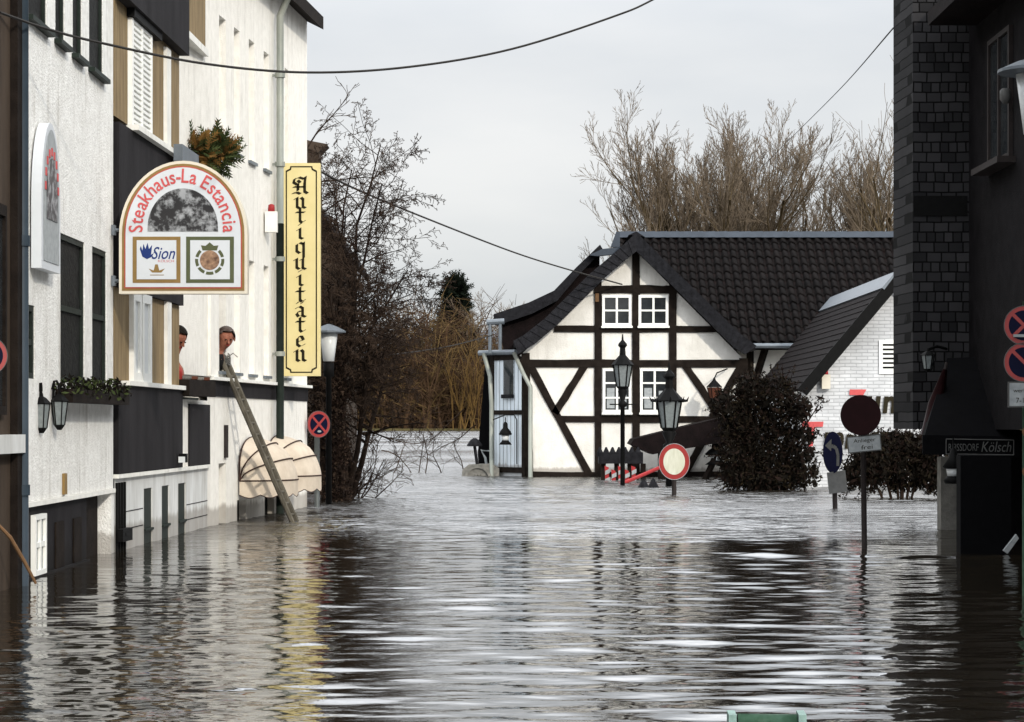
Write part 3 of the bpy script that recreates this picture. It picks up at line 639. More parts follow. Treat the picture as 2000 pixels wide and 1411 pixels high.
for ch, py, sz in (('A', 380, 21), ('n', 408, 20), ('t', 436, 20), ('i', 468, 20), ('q', 496, 20), ('u', 527, 20), ('i', 559, 20), ('t', 590, 20), ('ä', 620, 20), ('t', 649, 20), ('e', 678, 20), ('n', 706, 21)):
    nib(mb, ch, W(587, py, YA) + Vector((0, -.094, 0)), LX * 1.35, LZ, sz * 1.05 * sa, .24)
mb.build('lettering', M['black_letter'], yb)
for py in (363, 505, 693):
    mb = MB(); mb.tube([W(535, py, YA), W(555, py, YA)], .022, 8); mb.build('bracket', M['black_iron'], yb)

# wall-flush arched sign box on house A, seen from its end
a_, z0_ = FA.hit(86, 525, .12); z1_ = FA.hit(86, 232, .12)[1]
a0, a1 = FA.S(81, .12), FA.S(118, .12)
sb = thing('arched_sign_box', 'grey-white arched sign box mounted flat on the white house, seen from its end', 'sign', FA.pt(a0, 0, z0_))
mid, hw_, hh_ = (a0 + a1) / 2, (a1 - a0) / 2, z1_ - z0_
al = [(mid + x * hw_, z0_ + z) for x, z in arch_outline(1.0, hh_)]
mb = MB(); mb.prism([FA.pt(x, .02, z) for x, z in al], FA.pt(0, .12, 0) - FA.pt(0, .02, 0)); mb.build('housing', M['sign_white'], sb)
mb = MB(); mb.prism([FA.pt(mid + (x - mid) * .8, .123, z0_ + .08 + (z - z0_) * .9) for x, z in al], FA.pt(0, .004, 0) - FA.pt(0, 0, 0)); mb.build('face_panel', M['plate'], sb)
mb = MB(); mb.prism([FA.pt(mid + (x - mid) * .55, .130, z0_ + .5 + (z - z0_) * .42) for x, z in al], FA.pt(0, .004, 0) - FA.pt(0, 0, 0)); mb.build('picture', M['picture'], sb)
mb = MB()
for k in range(9):
    t = math.pi * k / 8; FA.box(mb, mid + hw_ * .66 * math.cos(t) - .03, mid + hw_ * .66 * math.cos(t) + .03, .128, .134, z0_ + .78 + .36 * math.sin(t), z0_ + .86 + .36 * math.sin(t))
mb.build('lettering', M['red_letter'], sb)

# ------------------------------------------------------------------ lanterns
def hex_lantern(root, c, r, h, name='lantern', n=6, flip=False):
    c = Vector(c); mb = MB()
    mb.lathe(c, [(r * .25, -.12 * h), (r * .62, 0), (r * .66, .03 * h)], n)
    mb.lathe(c, [(r * 1.05, .68 * h), (r * 1.15, .70 * h), (r * .62, .84 * h), (r * .22, .90 * h), (r * .2, .95 * h), (r * .06, 1.04 * h)], n)
    for j in range(n):
        t = 2 * math.pi * j / n
        mb.tube([c + Vector((r * .64 * math.cos(t), r * .64 * math.sin(t), .02 * h)), c + Vector((r * 1.0 * math.cos(t), r * 1.0 * math.sin(t), .69 * h))], r * .07, 4)
    l = mb.build(name, M['black_iron'], root)
    mb = MB(); mb.lathe(c, [(r * .58, .03 * h), (r * .93, .68 * h)], n); mb.build('pane', M['glass_lamp'], l)
    return l
YL = 22.6; l1 = W(82, 838, YL); l2 = W(117, 832, YL + .9)
wl = thing('wall_lantern', 'pair of black iron lanterns on a scrolled bracket beside the blue-grey pipe', 'lantern', FA.pt(FA.S(85), 0, 1.5))
for c_, yy in ((W(81, 838, 22.9), 0), (W(116, 832, 23.5), 0)):
    hex_lantern(wl, c_, .085, .36)
    t_ = c_ + Vector((0, 0, .37))
    mb = MB(); wp = Vector((-4.69, t_.y, t_.z + .02)); q = lambda f, dz: wp.lerp(t_, f) + Vector((0, 0, dz))
    mb.tube([q(0, -.02), q(.3, .07), q(.6, .08), q(.9, .05), q(1, 0)], .014, 5); mb.tube([q(0, -.2), q(.15, -.05), q(.4, .03)], .012, 5); mb.build('bracket', M['black_iron'], wl)

def gas_lantern(root, base_z, x, y, zb, r, h, post_r, crown=False):
    c = Vector((x, y, zb)); mb = MB()
    mb.lathe((x, y, base_z), [(post_r * 1.6, 0), (post_r, .4), (post_r * .9, zb - base_z - .5), (post_r * 1.7, zb - base_z - .46), (post_r * 1.7, zb - base_z - .38), (post_r * .8, zb - base_z - .33), (post_r * 2, zb - base_z - .1), (post_r * 1.0, zb - base_z)], 10)
    mb.build('post', M['black_iron'], root, True)
    l = hex_lantern(root, c, r, h)
    mb = MB()
    mb.lathe(c + Vector((0, 0, .70 * h)), [(r * 1.2, 0), (r * .75, .16 * h), (r * .34, .3 * h), (r * .28, .52 * h), (r * .5, .6 * h), (r * .42, .66 * h), (r * .12, .76 * h), (r * .05, .95 * h)], 8)
    if crown:
        for j in range(8):
            t = 2 * math.pi * j / 8; d = Vector((math.cos(t), math.sin(t), 0))
            mb.tube([c + Vector((0, 0, .7 * h)) + d * r * 1.0, c + Vector((0, 0, .70 * h)) + d * r * 1.45, c + Vector((0, 0, .80 * h)) + d * r * 1.6], [r * .16, r * .1, .005], 4)
    mb.build('cap', M['black_iron'], l)
Y1 = 57.0; g1 = W(1216, 757, Y1)
gl = thing('gas_lamp', 'tall slim black gas lamp in front of the lower left gable windows', 'street lamp', (g1.x, Y1, -1)); gas_lantern(gl, -1, g1.x, Y1, g1.z, .235, .80, .06)
mb = MB(); mb.tube([g1 + Vector((-.32, 0, -.42)), g1 + Vector((.32, 0, -.42))], .018, 6); mb.build('ladder_bar', M['black_iron'], gl)
Y2 = 56.0; g2 = W(1307, 838, Y2)
gl2 = thing('gas_lamp', 'broad black lamp with a crown-like spiked roof rising behind the no-vehicles sign', 'street lamp', (g2.x, Y2, -1)); gas_lantern(gl2, -1, g2.x, Y2, g2.z, .30, .98, .09, True)

def white_lamp(root, x, y, zb, r, h, z0):
    mb = MB(); mb.lathe((x, y, z0), [(.06, 0), (.05, zb - z0 - .3), (.10, zb - z0 - .28), (.10, zb - z0 - .02)], 12); mb.build('post', M['black_iron'], root, True)
    mb = MB(); mb.lathe((x, y, zb), [(r * .62, 0), (r * .80, h * .5), (r * 1.0, h)], 20); mb.build('shade', M['opal'], root, True)
    mb = MB(); mb.lathe((x, y, zb + h), [(r * 1.02, 0.002), (r * 1.9, .02), (r * 1.9, .05), (r * 1.0, .13), (r * .2, .18)], 20); mb.build('cap', M['zinc'], root)
q = W(642, 706, 43.5); wl1 = thing('street_lamp', 'white lamp shade with flat grey cap beside the yellow sign', 'street lamp', (q.x, 43.5, -1)); white_lamp(wl1, q.x, 43.5, q.z, .17, .52, -1)
q = W(2024, 262, 24.0); wl2 = thing('street_lamp', 'white lamp shade with flat cap at the right edge against the dark house', 'street lamp', (q.x, 24.0, -1)); white_lamp(wl2, q.x, 24.0, q.z, .21, .62, -1)
# alarm boxes
def alarm(root, c, n_):
    c = Vector(c)
    mb = MB(); mb.obox(c, (.10, 0, 0), (0, .07, 0), (0, 0, .17)); mb.build('box', n_, root)
    mb = MB(); mb.lathe(c + Vector((0, 0, .172)), [(.058, 0), (.056, .06), (.05, .11), (.02, .125)], 12); mb.build('beacon', M['barrier_red'], root, True)
    mb = MB(); mb.obox(c + Vector((0, .09, -.0)), (.03, 0, 0), (0, .05, 0), (0, 0, .14)); mb.build('back_plate', M['zinc'], root)
sa_, za_ = FB.hit(530, 434, .12); ac = FB.pt(sa_, .12, za_)
al1 = thing('alarm_box', 'white alarm box with red beacon between the grey pipe and the niches', 'alarm', ac, 'alarm boxes on walls'); alarm(al1, ac, M['trim'])

# ------------------------------------------------------------------ ladder, people, awnings, plants on the left
lt, lb_ = W(432, 690, 35.2), W(588, 1030, 36.0)
lb_.z = -.25
ld = thing('wooden_ladder', 'long weathered wooden ladder leaning from the water up to the window with the man', 'ladder', lb_)
dv = (lt - lb_); sd = Vector((.12, 1, 0)).normalized() * .16
for s_ in (-1, 1):
    mb = MB(); mb.tube([lb_ + sd * s_, lt + sd * s_], .040, 6); mb.build('rail', M['ladder'], ld)
for k in range(1, 16):
    p_ = lb_ + dv * (k / 16); mb = MB(); mb.tube([p_ - sd, p_ + sd], .022, 6); mb.build('rung', M['ladder'], ld)
rope = MB(); t_ = lb_ + dv * .955
for k in range(3): rope.tube([t_ + sd * math.cos(x) * 1.2 + Vector((.07 * math.sin(x), 0, .06 * math.cos(2 * x) + k * .035)) for x in [i * .5 for i in range(13)]], .012, 5)
rope.tube([t_ + Vector((.05, -.2, .05)), t_ + Vector((.15, -.2, .12)), t_ + Vector((.22, -.2, .06))], .008, 5)
tag(rope.build('rope', M['stone']), 'grey rope lashed round the top of the wooden ladder', 'rope')

def skin_body(name, joints, edges, rootj, m, parent, sub=2):
    me = bpy.data.meshes.new(name); off = root_loc(parent)
    me.from_pydata([tuple(Vector(j[0]) - off) for j in joints], edges, [])
    o = bpy.data.objects.new(name, me); COL.objects.link(o)
    sk = o.modifiers.new('skin', 'SKIN'); sk.use_smooth_shade = True
    for i, j in enumerate(joints):
        me.skin_vertices[0].data[i].radius = (j[1], j[2] if len(j) > 2 else j[1]); me.skin_vertices[0].data[i].use_root = (i == rootj)
    ss = o.modifiers.new('sub', 'SUBSURF'); ss.levels = ss.render_levels = sub
    dg = bpy.context.evaluated_depsgraph_get(); m2 = bpy.data.meshes.new_from_object(o.evaluated_get(dg)); bpy.data.objects.remove(o)
    m2.materials.append(m); m2.polygons.foreach_set('use_smooth', [True] * len(m2.polygons))
    o2 = bpy.data.objects.new(name, m2); COL.objects.link(o2); o2.parent = parent; return o2
def uv_ball(mb, c, rx, ry, rz, rot=None, n=14, m_=10, cut=None):
    c = Vector(c); prof = [(math.sin(math.pi * i / m_), -math.cos(math.pi * i / m_)) for i in range(m_ + 1)]
    vs, fs = [], []
    for r_, z_ in prof:
        for j in range(n):
            t = 2 * math.pi * j / n; v = Vector((rx * r_ * math.cos(t), ry * r_ * math.sin(t), rz * z_))
            vs.append(c + (rot @ v if rot else v))
    for i in range(m_):
        for j in range(n):
            f_ = (i * n + j, i * n + (j + 1) % n, (i + 1) * n + (j + 1) % n, (i + 1) * n + j)
            if cut and not all(cut(vs[k]) for k in f_): continue
            fs.append(f_)
    mb.add(vs, fs)
def person(label, H, look, fwd, hair_m, jacket_m, sh, sc_=1.0, group=None):
    # H head centre, look = facing direction, sh = mid shoulders; the legs stand in the room behind the sill
    H, look, sh, fwd = Vector(H), Vector(look).normalized(), Vector(sh), Vector(fwd).normalized()
    side = look.cross(Vector((0, 0, 1))).normalized(); upv = side.cross(look).normalized()
    rt = thing('person', label, 'person', (sh.x - fwd.x * .5, sh.y - fwd.y * .5, sh.z - 1.0), group)
    sside = fwd.cross(Vector((0, 0, 1))).normalized()
    pel = sh - fwd * .42 + Vector((0, 0, -.38)); chest = sh.lerp(pel, .35)
    nk = sh.lerp(H, .45) - fwd * .05
    hr = .125 * sc_
    J = [(pel, .15, .12), (chest, .17, .12), (sh, .12, .09), (nk, .058), (H - upv * hr * .35 + look * .01, .085 * sc_, .095 * sc_), (H + upv * hr * .25, .10 * sc_, .11 * sc_), (H + upv * hr * .8, .07 * sc_, .08 * sc_)]
    E = [(0, 1), (1, 2), (2, 3), (3, 4), (4, 5), (5, 6)]
    hands = []
    for s_ in (-1, 1):
        i = len(J); a = sh + sside * .19 * s_; el = a - fwd * .14 + Vector((0, 0, -.25)); wr = el + fwd * .04 + Vector((0, 0, -.18)) - sside * .05 * s_
        pm = wr + fwd * .04 + Vector((0, 0, -.06))
        J += [(a, .065), (el, .048), (wr, .030), (pm, .038, .018)]; E += [(2, i), (i, i + 1), (i + 1, i + 2), (i + 2, i + 3)]
        for k in range(4):
            f0 = pm + sside * (k - 1.5) * .019; j = len(J)
            J += [(f0 + fwd * .045, .009), (f0 + fwd * .075 + Vector((0, 0, -.025)), .008)]; E += [(i + 3, j), (j, j + 1)]
        j = len(J); J += [(wr + fwd * .05 - sside * .04 * s_ + Vector((0, 0, -.01)), .010)]; E += [(i + 2, j)]
        l0 = len(J); hp = pel + sside * .09 * s_
        J += [(hp + Vector((0, 0, -.1)), .085), (hp + Vector((0, 0, -.48)), .06), (hp + Vector((0, 0, -.88)), .045), (hp + Vector((0, 0, -.92)) + fwd * .14, .04)]; E += [(0, l0), (l0, l0 + 1), (l0 + 1, l0 + 2), (l0 + 2, l0 + 3)]
    body = skin_body('body', J, E, 0, M['skin'], rt)
    # face: nose, brow, eyes, mouth, ears
    mb = MB(); f0 = H + look * hr * .86
    mb.hexa([f0 - side * .02 - upv * .03, f0 + side * .02 - upv * .03, f0 + side * .015 - look * .02 - upv * .0, f0 - side * .015 - look * .02, f0 - side * .014 - upv * .025 + look * .035, f0 + side * .014 - upv * .025 + look * .035, f0 + side * .008 + upv * .035 + look * .005, f0 - side * .008 + upv * .035 + look * .005])
    mb.build('nose', M['skin'], rt)
    for s_ in (-1, 1):
        mb = MB(); uv_ball(mb, H + look * hr * .80 + side * .038 * s_ + upv * .022, .016, .016, .010, n=8, m_=6); mb.build('eye', M['hair_dark'], rt, True)
        mb = MB(); uv_ball(mb, H + side * hr * .84 * s_ - upv * .005, .016, .022, .034, n=8, m_=6); mb.build('ear', M['skin'], rt, True)
    mb = MB(); mb.obox(H + look * hr * .80 - upv * .062, side * .026, look * .01, upv * .006); mb.build('mouth', M['jacket_red'], rt)
    mb = MB(); Rm = Matrix((side, look, upv)).transposed()
    uv_ball(mb, H + upv * .018 - look * .012, hr * .93, hr * .98, hr * 1.10, Rm, 16, 12, cut=lambda p_: (p_ - H).dot(look) < .42 * hr + .5 * max(0, (p_ - H).dot(upv) - hr * .55) * 2 and (p_ - H).dot(upv) > -.35 * hr + .3 * (p_ - H).dot(look))
    mb.build('hair', hair_m, rt, True)
    JJ = [(pel, .175, .145), (chest, .195, .15), (sh, .15, .12), (sh.lerp(nk, .6), .075)]; EE = [(0, 1), (1, 2), (2, 3)]
    for s_ in (-1, 1):
        i = len(JJ); a = sh + sside * .19 * s_; el = a - fwd * .14 + Vector((0, 0, -.25)); wr = el + fwd * .04 + Vector((0, 0, -.165)) - sside * .045 * s_
        JJ += [(a, .085), (el, .066), (wr, .046)]; EE += [(2, i), (i, i + 1), (i + 1, i + 2)]
    skin_body('jacket', JJ, EE, 0, jacket_m, rt)
    return rt
hm = W(441, 662, 35.05)
person('grey-haired man in a black jacket leaning out of the window above the ladder', hm, (.45, -1, -.35), (1, -.1, 0), M['hair_grey'], M['jacket_black'], hm + Vector((-.10, .05, -.31)), 1.3)
h2 = W(345, 662, 32.0)
person('dark-haired person in a red jacket half hidden by the tan bay', h2, (.75, -.5, -.6), (1, .2, 0), M['hair_dark'], M['jacket_red'], h2 + Vector((.02, .02, -.50)), 1.3)
# window box in front of the second person
s_a, z_a = FB.hit(356, 768, .2); s_b = FB.S(408, .2)
wb = thing('window_box', 'dark window box with flower pots on the ledge beside the person in red', 'planter', FB.pt(s_a, 0, 1.9))
mb = MB(); FB.box(mb, s_a, s_b, .02, .30, 1.905, 1.94); FB.box(mb, s_a, s_b, .28, .30, 1.94, 2.13); FB.box(mb, s_a, s_a + .02, .02, .28, 1.94, 2.13); FB.box(mb, s_b - .02, s_b, .02, .28, 1.94, 2.13); mb.build('box', M['dark_wood'], wb)
for k in range(4):
    mb = MB(); mb.lathe(FB.pt(s_a + .3 + k * (s_b - s_a - .5) / 3, .15, 1.945), [(.07, 0), (.10, .2), (.11, .2), (.11, .24)], 10); mb.build('pot', M['clay'] if k % 2 else M['stone'], wb)
# floodlight
s_f, z_f = FC.hit(358, 895, .12); fc = FC.pt(s_f, .12, z_f)
fl = thing('floodlight', 'small black and white floodlight on the steakhouse corner above the ledge', 'lamp', fc)
mb = MB(); mb.obox(fc, (.05, 0, 0), (0, .07, 0), (0, 0, .06)); mb.tube([fc + Vector((-.02, 0, 0)), fc + Vector((-.13, 0, -.02))], .015, 6); mb.build('housing', M['black_iron'], fl)
mb = MB(); mb.obox(fc + Vector((-.01, -.075, -.02)), (.045, 0, 0), (0, .004, 0), (0, 0, .04)); mb.build('lens', M['opal'], fl)
# meter box
s_m, z_m = FC.hit(232, 1047, .05); mb = MB(); FC.box(mb, FC.S(224), FC.S(243), .032, .10, z_m - .075, z_m + .075); FC.box(mb, FC.S(229), FC.S(238), .101, .106, z_m - .01, z_m + .03)
tag(mb.build('letter_box', M['black_iron']), 'small black letter box fixed low on the pale grey steakhouse base', 'letter box')

def dome_awning(label, sc_, zp, a, b, h):
    root = thing('basket_awning', label, 'awning', FB.pt(sc_, 0, zp), 'basket awnings over the antiques shop')
    def Pt(phi, th, k=1.0): return FB.pt(sc_ - a * math.cos(phi) * k, .03 + b * math.sin(phi) * math.cos(th) * k, zp + h * max(0.0, math.sin(phi)) ** .55 * math.sin(th) * k)
    n, m_ = 26, 16; mb = MB(); vs = []
    for i in range(m_ + 1):
        th = R(90) * i / m_; bulge = 1 - .02 * abs(math.sin(th * 4 * .75 * 1.0 * 1.3333))
        for j in range(n + 1): vs.append(Pt(math.pi * j / n, th, bulge))
    mb.add(vs, [(i * (n + 1) + j, i * (n + 1) + j + 1, (i + 1) * (n + 1) + j + 1, (i + 1) * (n + 1) + j) for i in range(m_) for j in range(n)])
    mb.build('canopy', M['awning'], root, True)
    for k in range(4):
        th = R(90) * k / 3; mb = MB(); mb.tube([Pt(math.pi * j / n, th, 1.005) for j in range(n + 1)], .012, 5); mb.build('rib', M['awning_rib'], root)
    mb = MB(); vs, m2 = [], 96
    for j in range(m2 + 1):
        p_ = Pt(math.pi * j / m2, 0); d_ = .22 + .05 * abs(math.sin(j / m2 * math.pi * 7)); vs += [p_, p_ + Vector((0, 0, -d_))]
    mb.add(vs, [(2 * j, 2 * j + 2, 2 * j + 3, 2 * j + 1) for j in range(m2)]); mb.build('valance', M['awning'], root)
    mb = MB(); mb.tube([Vector(vs[2 * j + 1]) for j in range(m2 + 1)], .007, 4); mb.build('valance_piping', M['awning_rib'], root)
zp = FB.hit(466, 940, .03)[1]
sA = FB.S(464); dome_awning('beige basket awning with brown ribs, the nearer one behind the ladder', sA + 1.0, zp, 1.0, .72, .68)
dome_awning('beige basket awning with brown ribs, the farther one beside the no-stopping pole', sA + 3.15, zp + .02, 1.0, .72, .68)

# ---- foliage helpers
def leaves(mb, c, rad, n, size, rng, mi=(0,), flat=1.0, droop=0.0):
    c = Vector(c)
    for _ in range(n):
        while True:
            p_ = Vector((rng.uniform(-1, 1), rng.uniform(-1, 1), rng.uniform(-1, 1)))
            if .1 < p_.length < 1: break
        p_ = Vector((p_.x * rad[0], p_.y * rad[1], p_.z * rad[2])) + c
        d = Vector((rng.gauss(0, 1), rng.gauss(0, 1), rng.gauss(0, flat) - droop)).normalized(); s_ = d.cross(Vector((rng.gauss(0, 1), rng.gauss(0, 1), rng.gauss(0, 1))))
        if s_.length < .01: continue
        s_ = s_.normalized(); L = size * rng.uniform(.6, 1.5); w_ = L * .38
        mb.add([p_ - d * L * .5, p_ + s_ * w_ * .5, p_ + d * L * .5, p_ - s_ * w_ * .5], [(0, 1, 2, 3)], rng.choice(mi))
def sprays(mb, c, rad, n, rng, L, mi=(0,), up=.3):     # conifer sprays: stem with needle fans
    c = Vector(c)
    for _ in range(n):
        v = Vector((rng.gauss(0, 1), rng.gauss(0, 1), rng.gauss(0, 1))).normalized(); p_ = c + Vector((v.x * rad[0], v.y * rad[1], v.z * rad[2])) * rng.uniform(.3, .95)
        d = (v + Vector((0, 0, up)) + Vector((rng.gauss(0, .4), rng.gauss(0, .4), rng.gauss(0, .4)))).normalized(); s_ = d.cross(Vector((rng.gauss(0, 1), rng.gauss(0, 1), rng.gauss(0, 1)))).normalized()
        l_ = L * rng.uniform(.6, 1.3); m_ = rng.choice(mi)
        for k in range(5):
            f_ = k / 5; q = p_ + d * l_ * f_; w_ = l_ * .32 * (1 - f_ * .6)
            for sg_ in (-1, 1): mb.add([q, q + d * l_ * .16 + s_ * sg_ * w_ * .5, q + d * l_ * .34 + s_ * sg_ * w_, q + d * l_ * .2], [(0, 1, 2, 3)], m_)
rng = random.Random(11)
cb = W(394, 302, 33.2)
pl = thing('balcony_shrub', 'rusty brown and green conifer shrub growing out above the steakhouse sign', 'shrub', cb + Vector((-.3, 0, -.4)))
mb = MB(); sprays(mb, cb + Vector((-.12, -.1, 0)), (.34, .35, .24), 420, rng, .20, (0, 0, 0, 1), .1); sprays(mb, cb + Vector((.22, .1, .02)), (.24, .3, .28), 320, rng, .20, (1, 1, 1, 0), .5); mb.build('crown', [M['rusty_leaf'], M['green_leaf']], pl)
mb = MB()
for k in range(6): mb.tube([cb + Vector((-.35, .1, -.25)), cb + Vector((-.1 + .08 * k, rng.uniform(-.2, .2), rng.uniform(-.1, .1)))], .012, 5)
mb.build('branch', M['bark'], pl)
mb = MB(); cbz = cb + Vector((-.38, .1, -.34)); mb.box(cbz.x - .25, cbz.x + .12, cbz.y - .4, cbz.y + .4, cbz.z - .1, cbz.z + .1); mb.build('box', M['zinc'], pl)
s_a, s_b = FA.S(133, .15), FA.S(238, .15)
fb = thing('flower_box', 'long dark flower box of green trailing plants under the tall dark windows', 'planter', FA.pt((s_a + s_b) / 2, 0, 1.7))
mb = MB(); FA.box(mb, s_a, FA.L - .05, .02, .20, 1.74, 1.88); mb.build('box', M['dark_wood'], fb)
mb = MB()
for k in range(14):
    f_ = k / 13; leaves(mb, FA.pt(s_a + (s_b - s_a) * f_,   .14, 1.90), (.14, .22, .10 + .05 * rng.random()), 60, .07, rng, (0, 0, 1))
mb.build('plants', [M['evergreen'], M['green_leaf']], fb)
# reed leaning at far left
mb = MB(); mb.tube([W(-8, 1020, 20.5), W(20, 1050, 20.6), W(48, 1098, 20.8), W(70, 1140, 20.9)], [.012, .018, .018, .012], 6)
tag(mb.build('driftwood_stick', M['hose']), 'bent brown stick leaning in the water at the foot of the blue-grey pipe', 'stick')

# ------------------------------------------------------------------ traffic signs
def no_stop(root, c, r, nrm, post=None, z0=-1, stop=True, ry=None):
    c, n_ = Vector(c), Vector(nrm).normalized(); u = n_.cross(LZ).normalized()
    mb = MB(); mb.disc(c, r, n_, .012); d_ = mb.build('disc', M['sign_red'], root)
    mb = MB(); mb.disc(c + n_ * .012, r * 1.0, n_, .003, r0=r * .965); mb.build('rim', M['plate_grey'], d_)
    mb = MB(); mb.disc(c + n_ * .0125, r * .76, n_, .003); mb.build('blue_field', M['sign_blue'], d_)
    mb = MB()
    for k in ((-1, 1) if stop else (1,)):
        dd = (u * k + LZ).normalized(); ee = dd.cross(n_); mb.obox(c + n_ * (.0165 + .001 * k), dd * r * .77, ee * r * .085, n_ * .0015)
    mb.build('red_bar', M['sign_red'], d_)
    if post:
        mb = MB(); x, y = c.x - n_.x * .05, c.y - n_.y * .05
        mb.tube([(x, y, z0), (x, y, c.z + r * .5)], post, 10); mb.build('post', M['post'], root, True)
NS = 'no-stopping signs'
c_ = W(622, 829, 42.0); ns = thing('no_stopping_sign', 'round red and blue no-stopping sign on a grey pole beside the awnings', 'traffic sign', (c_.x, 42, -1), NS)
no_stop(ns, c_, .245, (.75, -1, 0), .05)
mb = MB(); mb.disc(c_ + Vector((.02, -.05, -.13)), .04, (.75, -1, 0), .006, ry=.02); mb.build('sticker', M['plate'], ns)
c_ = W(-24, 695, 20.0); ns = thing('no_stopping_sign', 'round red sign just cut off by the left edge of the photo', 'traffic sign', (c_.x, 20, -1), NS); no_stop(ns, c_, .17, (.3, -1, 0), .03)
c_ = W(2000, 636, 20.0); np_ = thing('no_stopping_sign', 'upper of the two no-stopping signs on the green post at the right edge', 'traffic sign', (c_.x + .06, 20.1, 1.9), NS); no_stop(np_, c_, .172, (-.15, -1, 0))
mb = MB(); mb.obox(c_ + Vector((-.05, -.03, -.09)), (.05, 0, 0), (0, .003, 0), (0, 0, .012)); mb.build('sticker', M['plate'], np_)
c2 = W(2000, 708, 20.0); np2 = thing('no_parking_sign', 'no-parking sign with a white supplementary plate below the no-stopping sign at the right edge', 'traffic sign', (c2.x + .06, 20.1, 1.6), NS); no_stop(np2, c2, .172, (-.15, -1, 0), stop=False)
pc = W(2001, 771, 20.0); mb = MB(); mb.obox(pc, (.145, 0, 0), (0, .006, 0), (0, 0, .112)); pt_ = mb.build('plate', M['plate_grey'], np2)
mb = MB(); mb.obox(pc + Vector((0, -.008, 0)), (.132, 0, 0), (0, .002, 0), (0, 0, .10)); mb.build('plate_face', M['plate'], pt_)
mb = MB(); put_text(mb, 'werktags', pc + Vector((0, -.012, .03)), LX, LZ, .045, .2); mb.build('lettering', M['black_letter'], pt_); mb = MB(); put_text(mb, '7-19 h', pc + Vector((0, -.012, -.05)), LX, LZ, .045, .15); mb.build('lettering', M['black_letter'], pt_)
gp = W(2004, 840, 20.3); mb = MB(); mb.tube([(gp.x + .045, 20.32, -1), (gp.x + .045, 20.32, 2.6)], .075, 12); gpo = thing('green_post', 'dark green post at the right edge carrying the no-stopping signs', 'post', (gp.x, 20.3, -1)); mb.build('post', M['green_metal'], gpo, True)
for z in (1.1, 1.45): 
    mb = MB(); mb.disc((gp.x - .0, 20.22, z), .05, (-.3, -1, 0), .02); mb.build('orange_disc', M['hose'], gpo)
# no vehicles
YV = 48.5; c_ = W(1317, 902, YV); nv = thing('no_vehicles_sign', 'round white sign with broad red rim standing in the water before the half-timbered house', 'traffic sign', (c_.x, YV, -1))
nn = Vector((-.28, -1, 0)).normalized()
mb = MB(); mb.disc(c_, .335, nn, .012, ry=.385); d_ = mb.build('disc', M['sign_red'], nv)
mb = MB(); mb.disc(c_ + nn * .0125, .232, nn, .003, ry=.275); mb.build('white_field', M['sign_face'], d_)
mb = MB(); mb.disc(c_ + nn * .0125, .335, nn, .002, r0=.325, ry=.385); mb.build('rim', M['plate'], d_)
mb = MB(); mb.tube([(c_.x, YV + .06, -1), (c_.x, YV + .06, c_.z + .2)], .05, 10); mb.build('post', M['post_dark'], nv, True)
# tilted disc with plate on pole
YP = 28.0; c_ = W(1681, 811, YP); dp = thing('maroon_disc_sign', 'dark maroon round sign with a white text plate on a tall thin pole', 'traffic sign', (c_.x, YP, -1))
nn = Vector((-.1, -1, .08)).normalized()
mb = MB(); mb.disc(c_, .245, nn, .012); mb.build('disc', M['sign_back'], dp)
pc = W(1688, 867, YP); rt_ = Vector((1, 0, .10)).normalized()
mb = MB(); mb.obox(pc, rt_ * .205, (0, .008, 0), Vector((-.1, 0, 1)) * .10); pp_ = mb.build('plate', M['plate_grey'], dp)
mb = MB(); mb.obox(pc + Vector((0, -.010, 0)), rt_ * .193, (0, .002, 0), Vector((-.1, 0, 1)) * .088); mb.build('plate_face', M['plate'], pp_)
mb = MB(); put_text(mb, 'Anlieger', pc + Vector((0, -.014, .035)), rt_, LZ, .06, .27); mb.build('lettering', M['black_letter'], pp_); mb = MB(); put_text(mb, 'frei', pc + Vector((.03, -.014, -.04)), rt_, LZ, .055, .14); mb.build('lettering', M['black_letter'], pp_)
b_ = W(1691, 1065, YP); mb = MB(); mb.tube([(b_.x, YP + .04, -1), (b_.x - .03, YP + .04, c_.z + .1)], .034, 10); mb.build('pole', M['post_dark'], dp, True)
# arrow sign
YR = 41.0; c_ = W(1627, 884, YR); ar = thing('arrow_sign', 'narrow dark blue sign with a curved white arrow, half sunk beside the evergreen bush', 'traffic sign', (c_.x, YR, -1))
nn = Vector((-1.0, -.75, 0)).normalized(); nn2 = Vector((-.85, -.8, 0)).normalized()
mb = MB(); mb.disc(c_, .22, nn2, .012, ry=.37); ad_ = mb.build('disc', M['sign_blue'], ar)
u_ = nn2.cross(LZ).normalized(); Q = lambda x, z: c_ + nn2 * .016 + u_ * (-x) + LZ * z
if u_.x < 0: u_ = -u_
Q = lambda x, z: c_ + nn2 * .016 + u_ * x + LZ * z
mb = MB(); arc = [(.12, -.24), (.125, -.05), (.09, .07), (.02, .11), (-.04, .11)]
for (x0, z0), (x1, z1) in zip(arc, arc[1:]):
    d = Vector((x1 - x0, z1 - z0)); k = Vector((-d.y, d.x)).normalized() * .032; mb.poly([Q(x0 - k.x, z0 - k.y), Q(x1 - k.x, z1 - k.y), Q(x1 + k.x, z1 + k.y), Q(x0 + k.x, z0 + k.y)])
mb.poly([Q(-.03, .02), Q(-.17, .12), Q(-.02, .24)]); mb.build('arrow', M['plate_grey'], ad_)
pc = W(1635, 942, YR); mb = MB(); mb.obox(pc, (.17, .05, .02), (0, .01, 0), (-.02, 0, .19)); mb.build('plate', M['plate_grey'], ar)
mb = MB(); mb.tube([(pc.x, YR + .06, -1), (pc.x - .06, YR + .06, c_.z + .25)], .045, 8); mb.build('pole', M['post_dark'], ar, True)

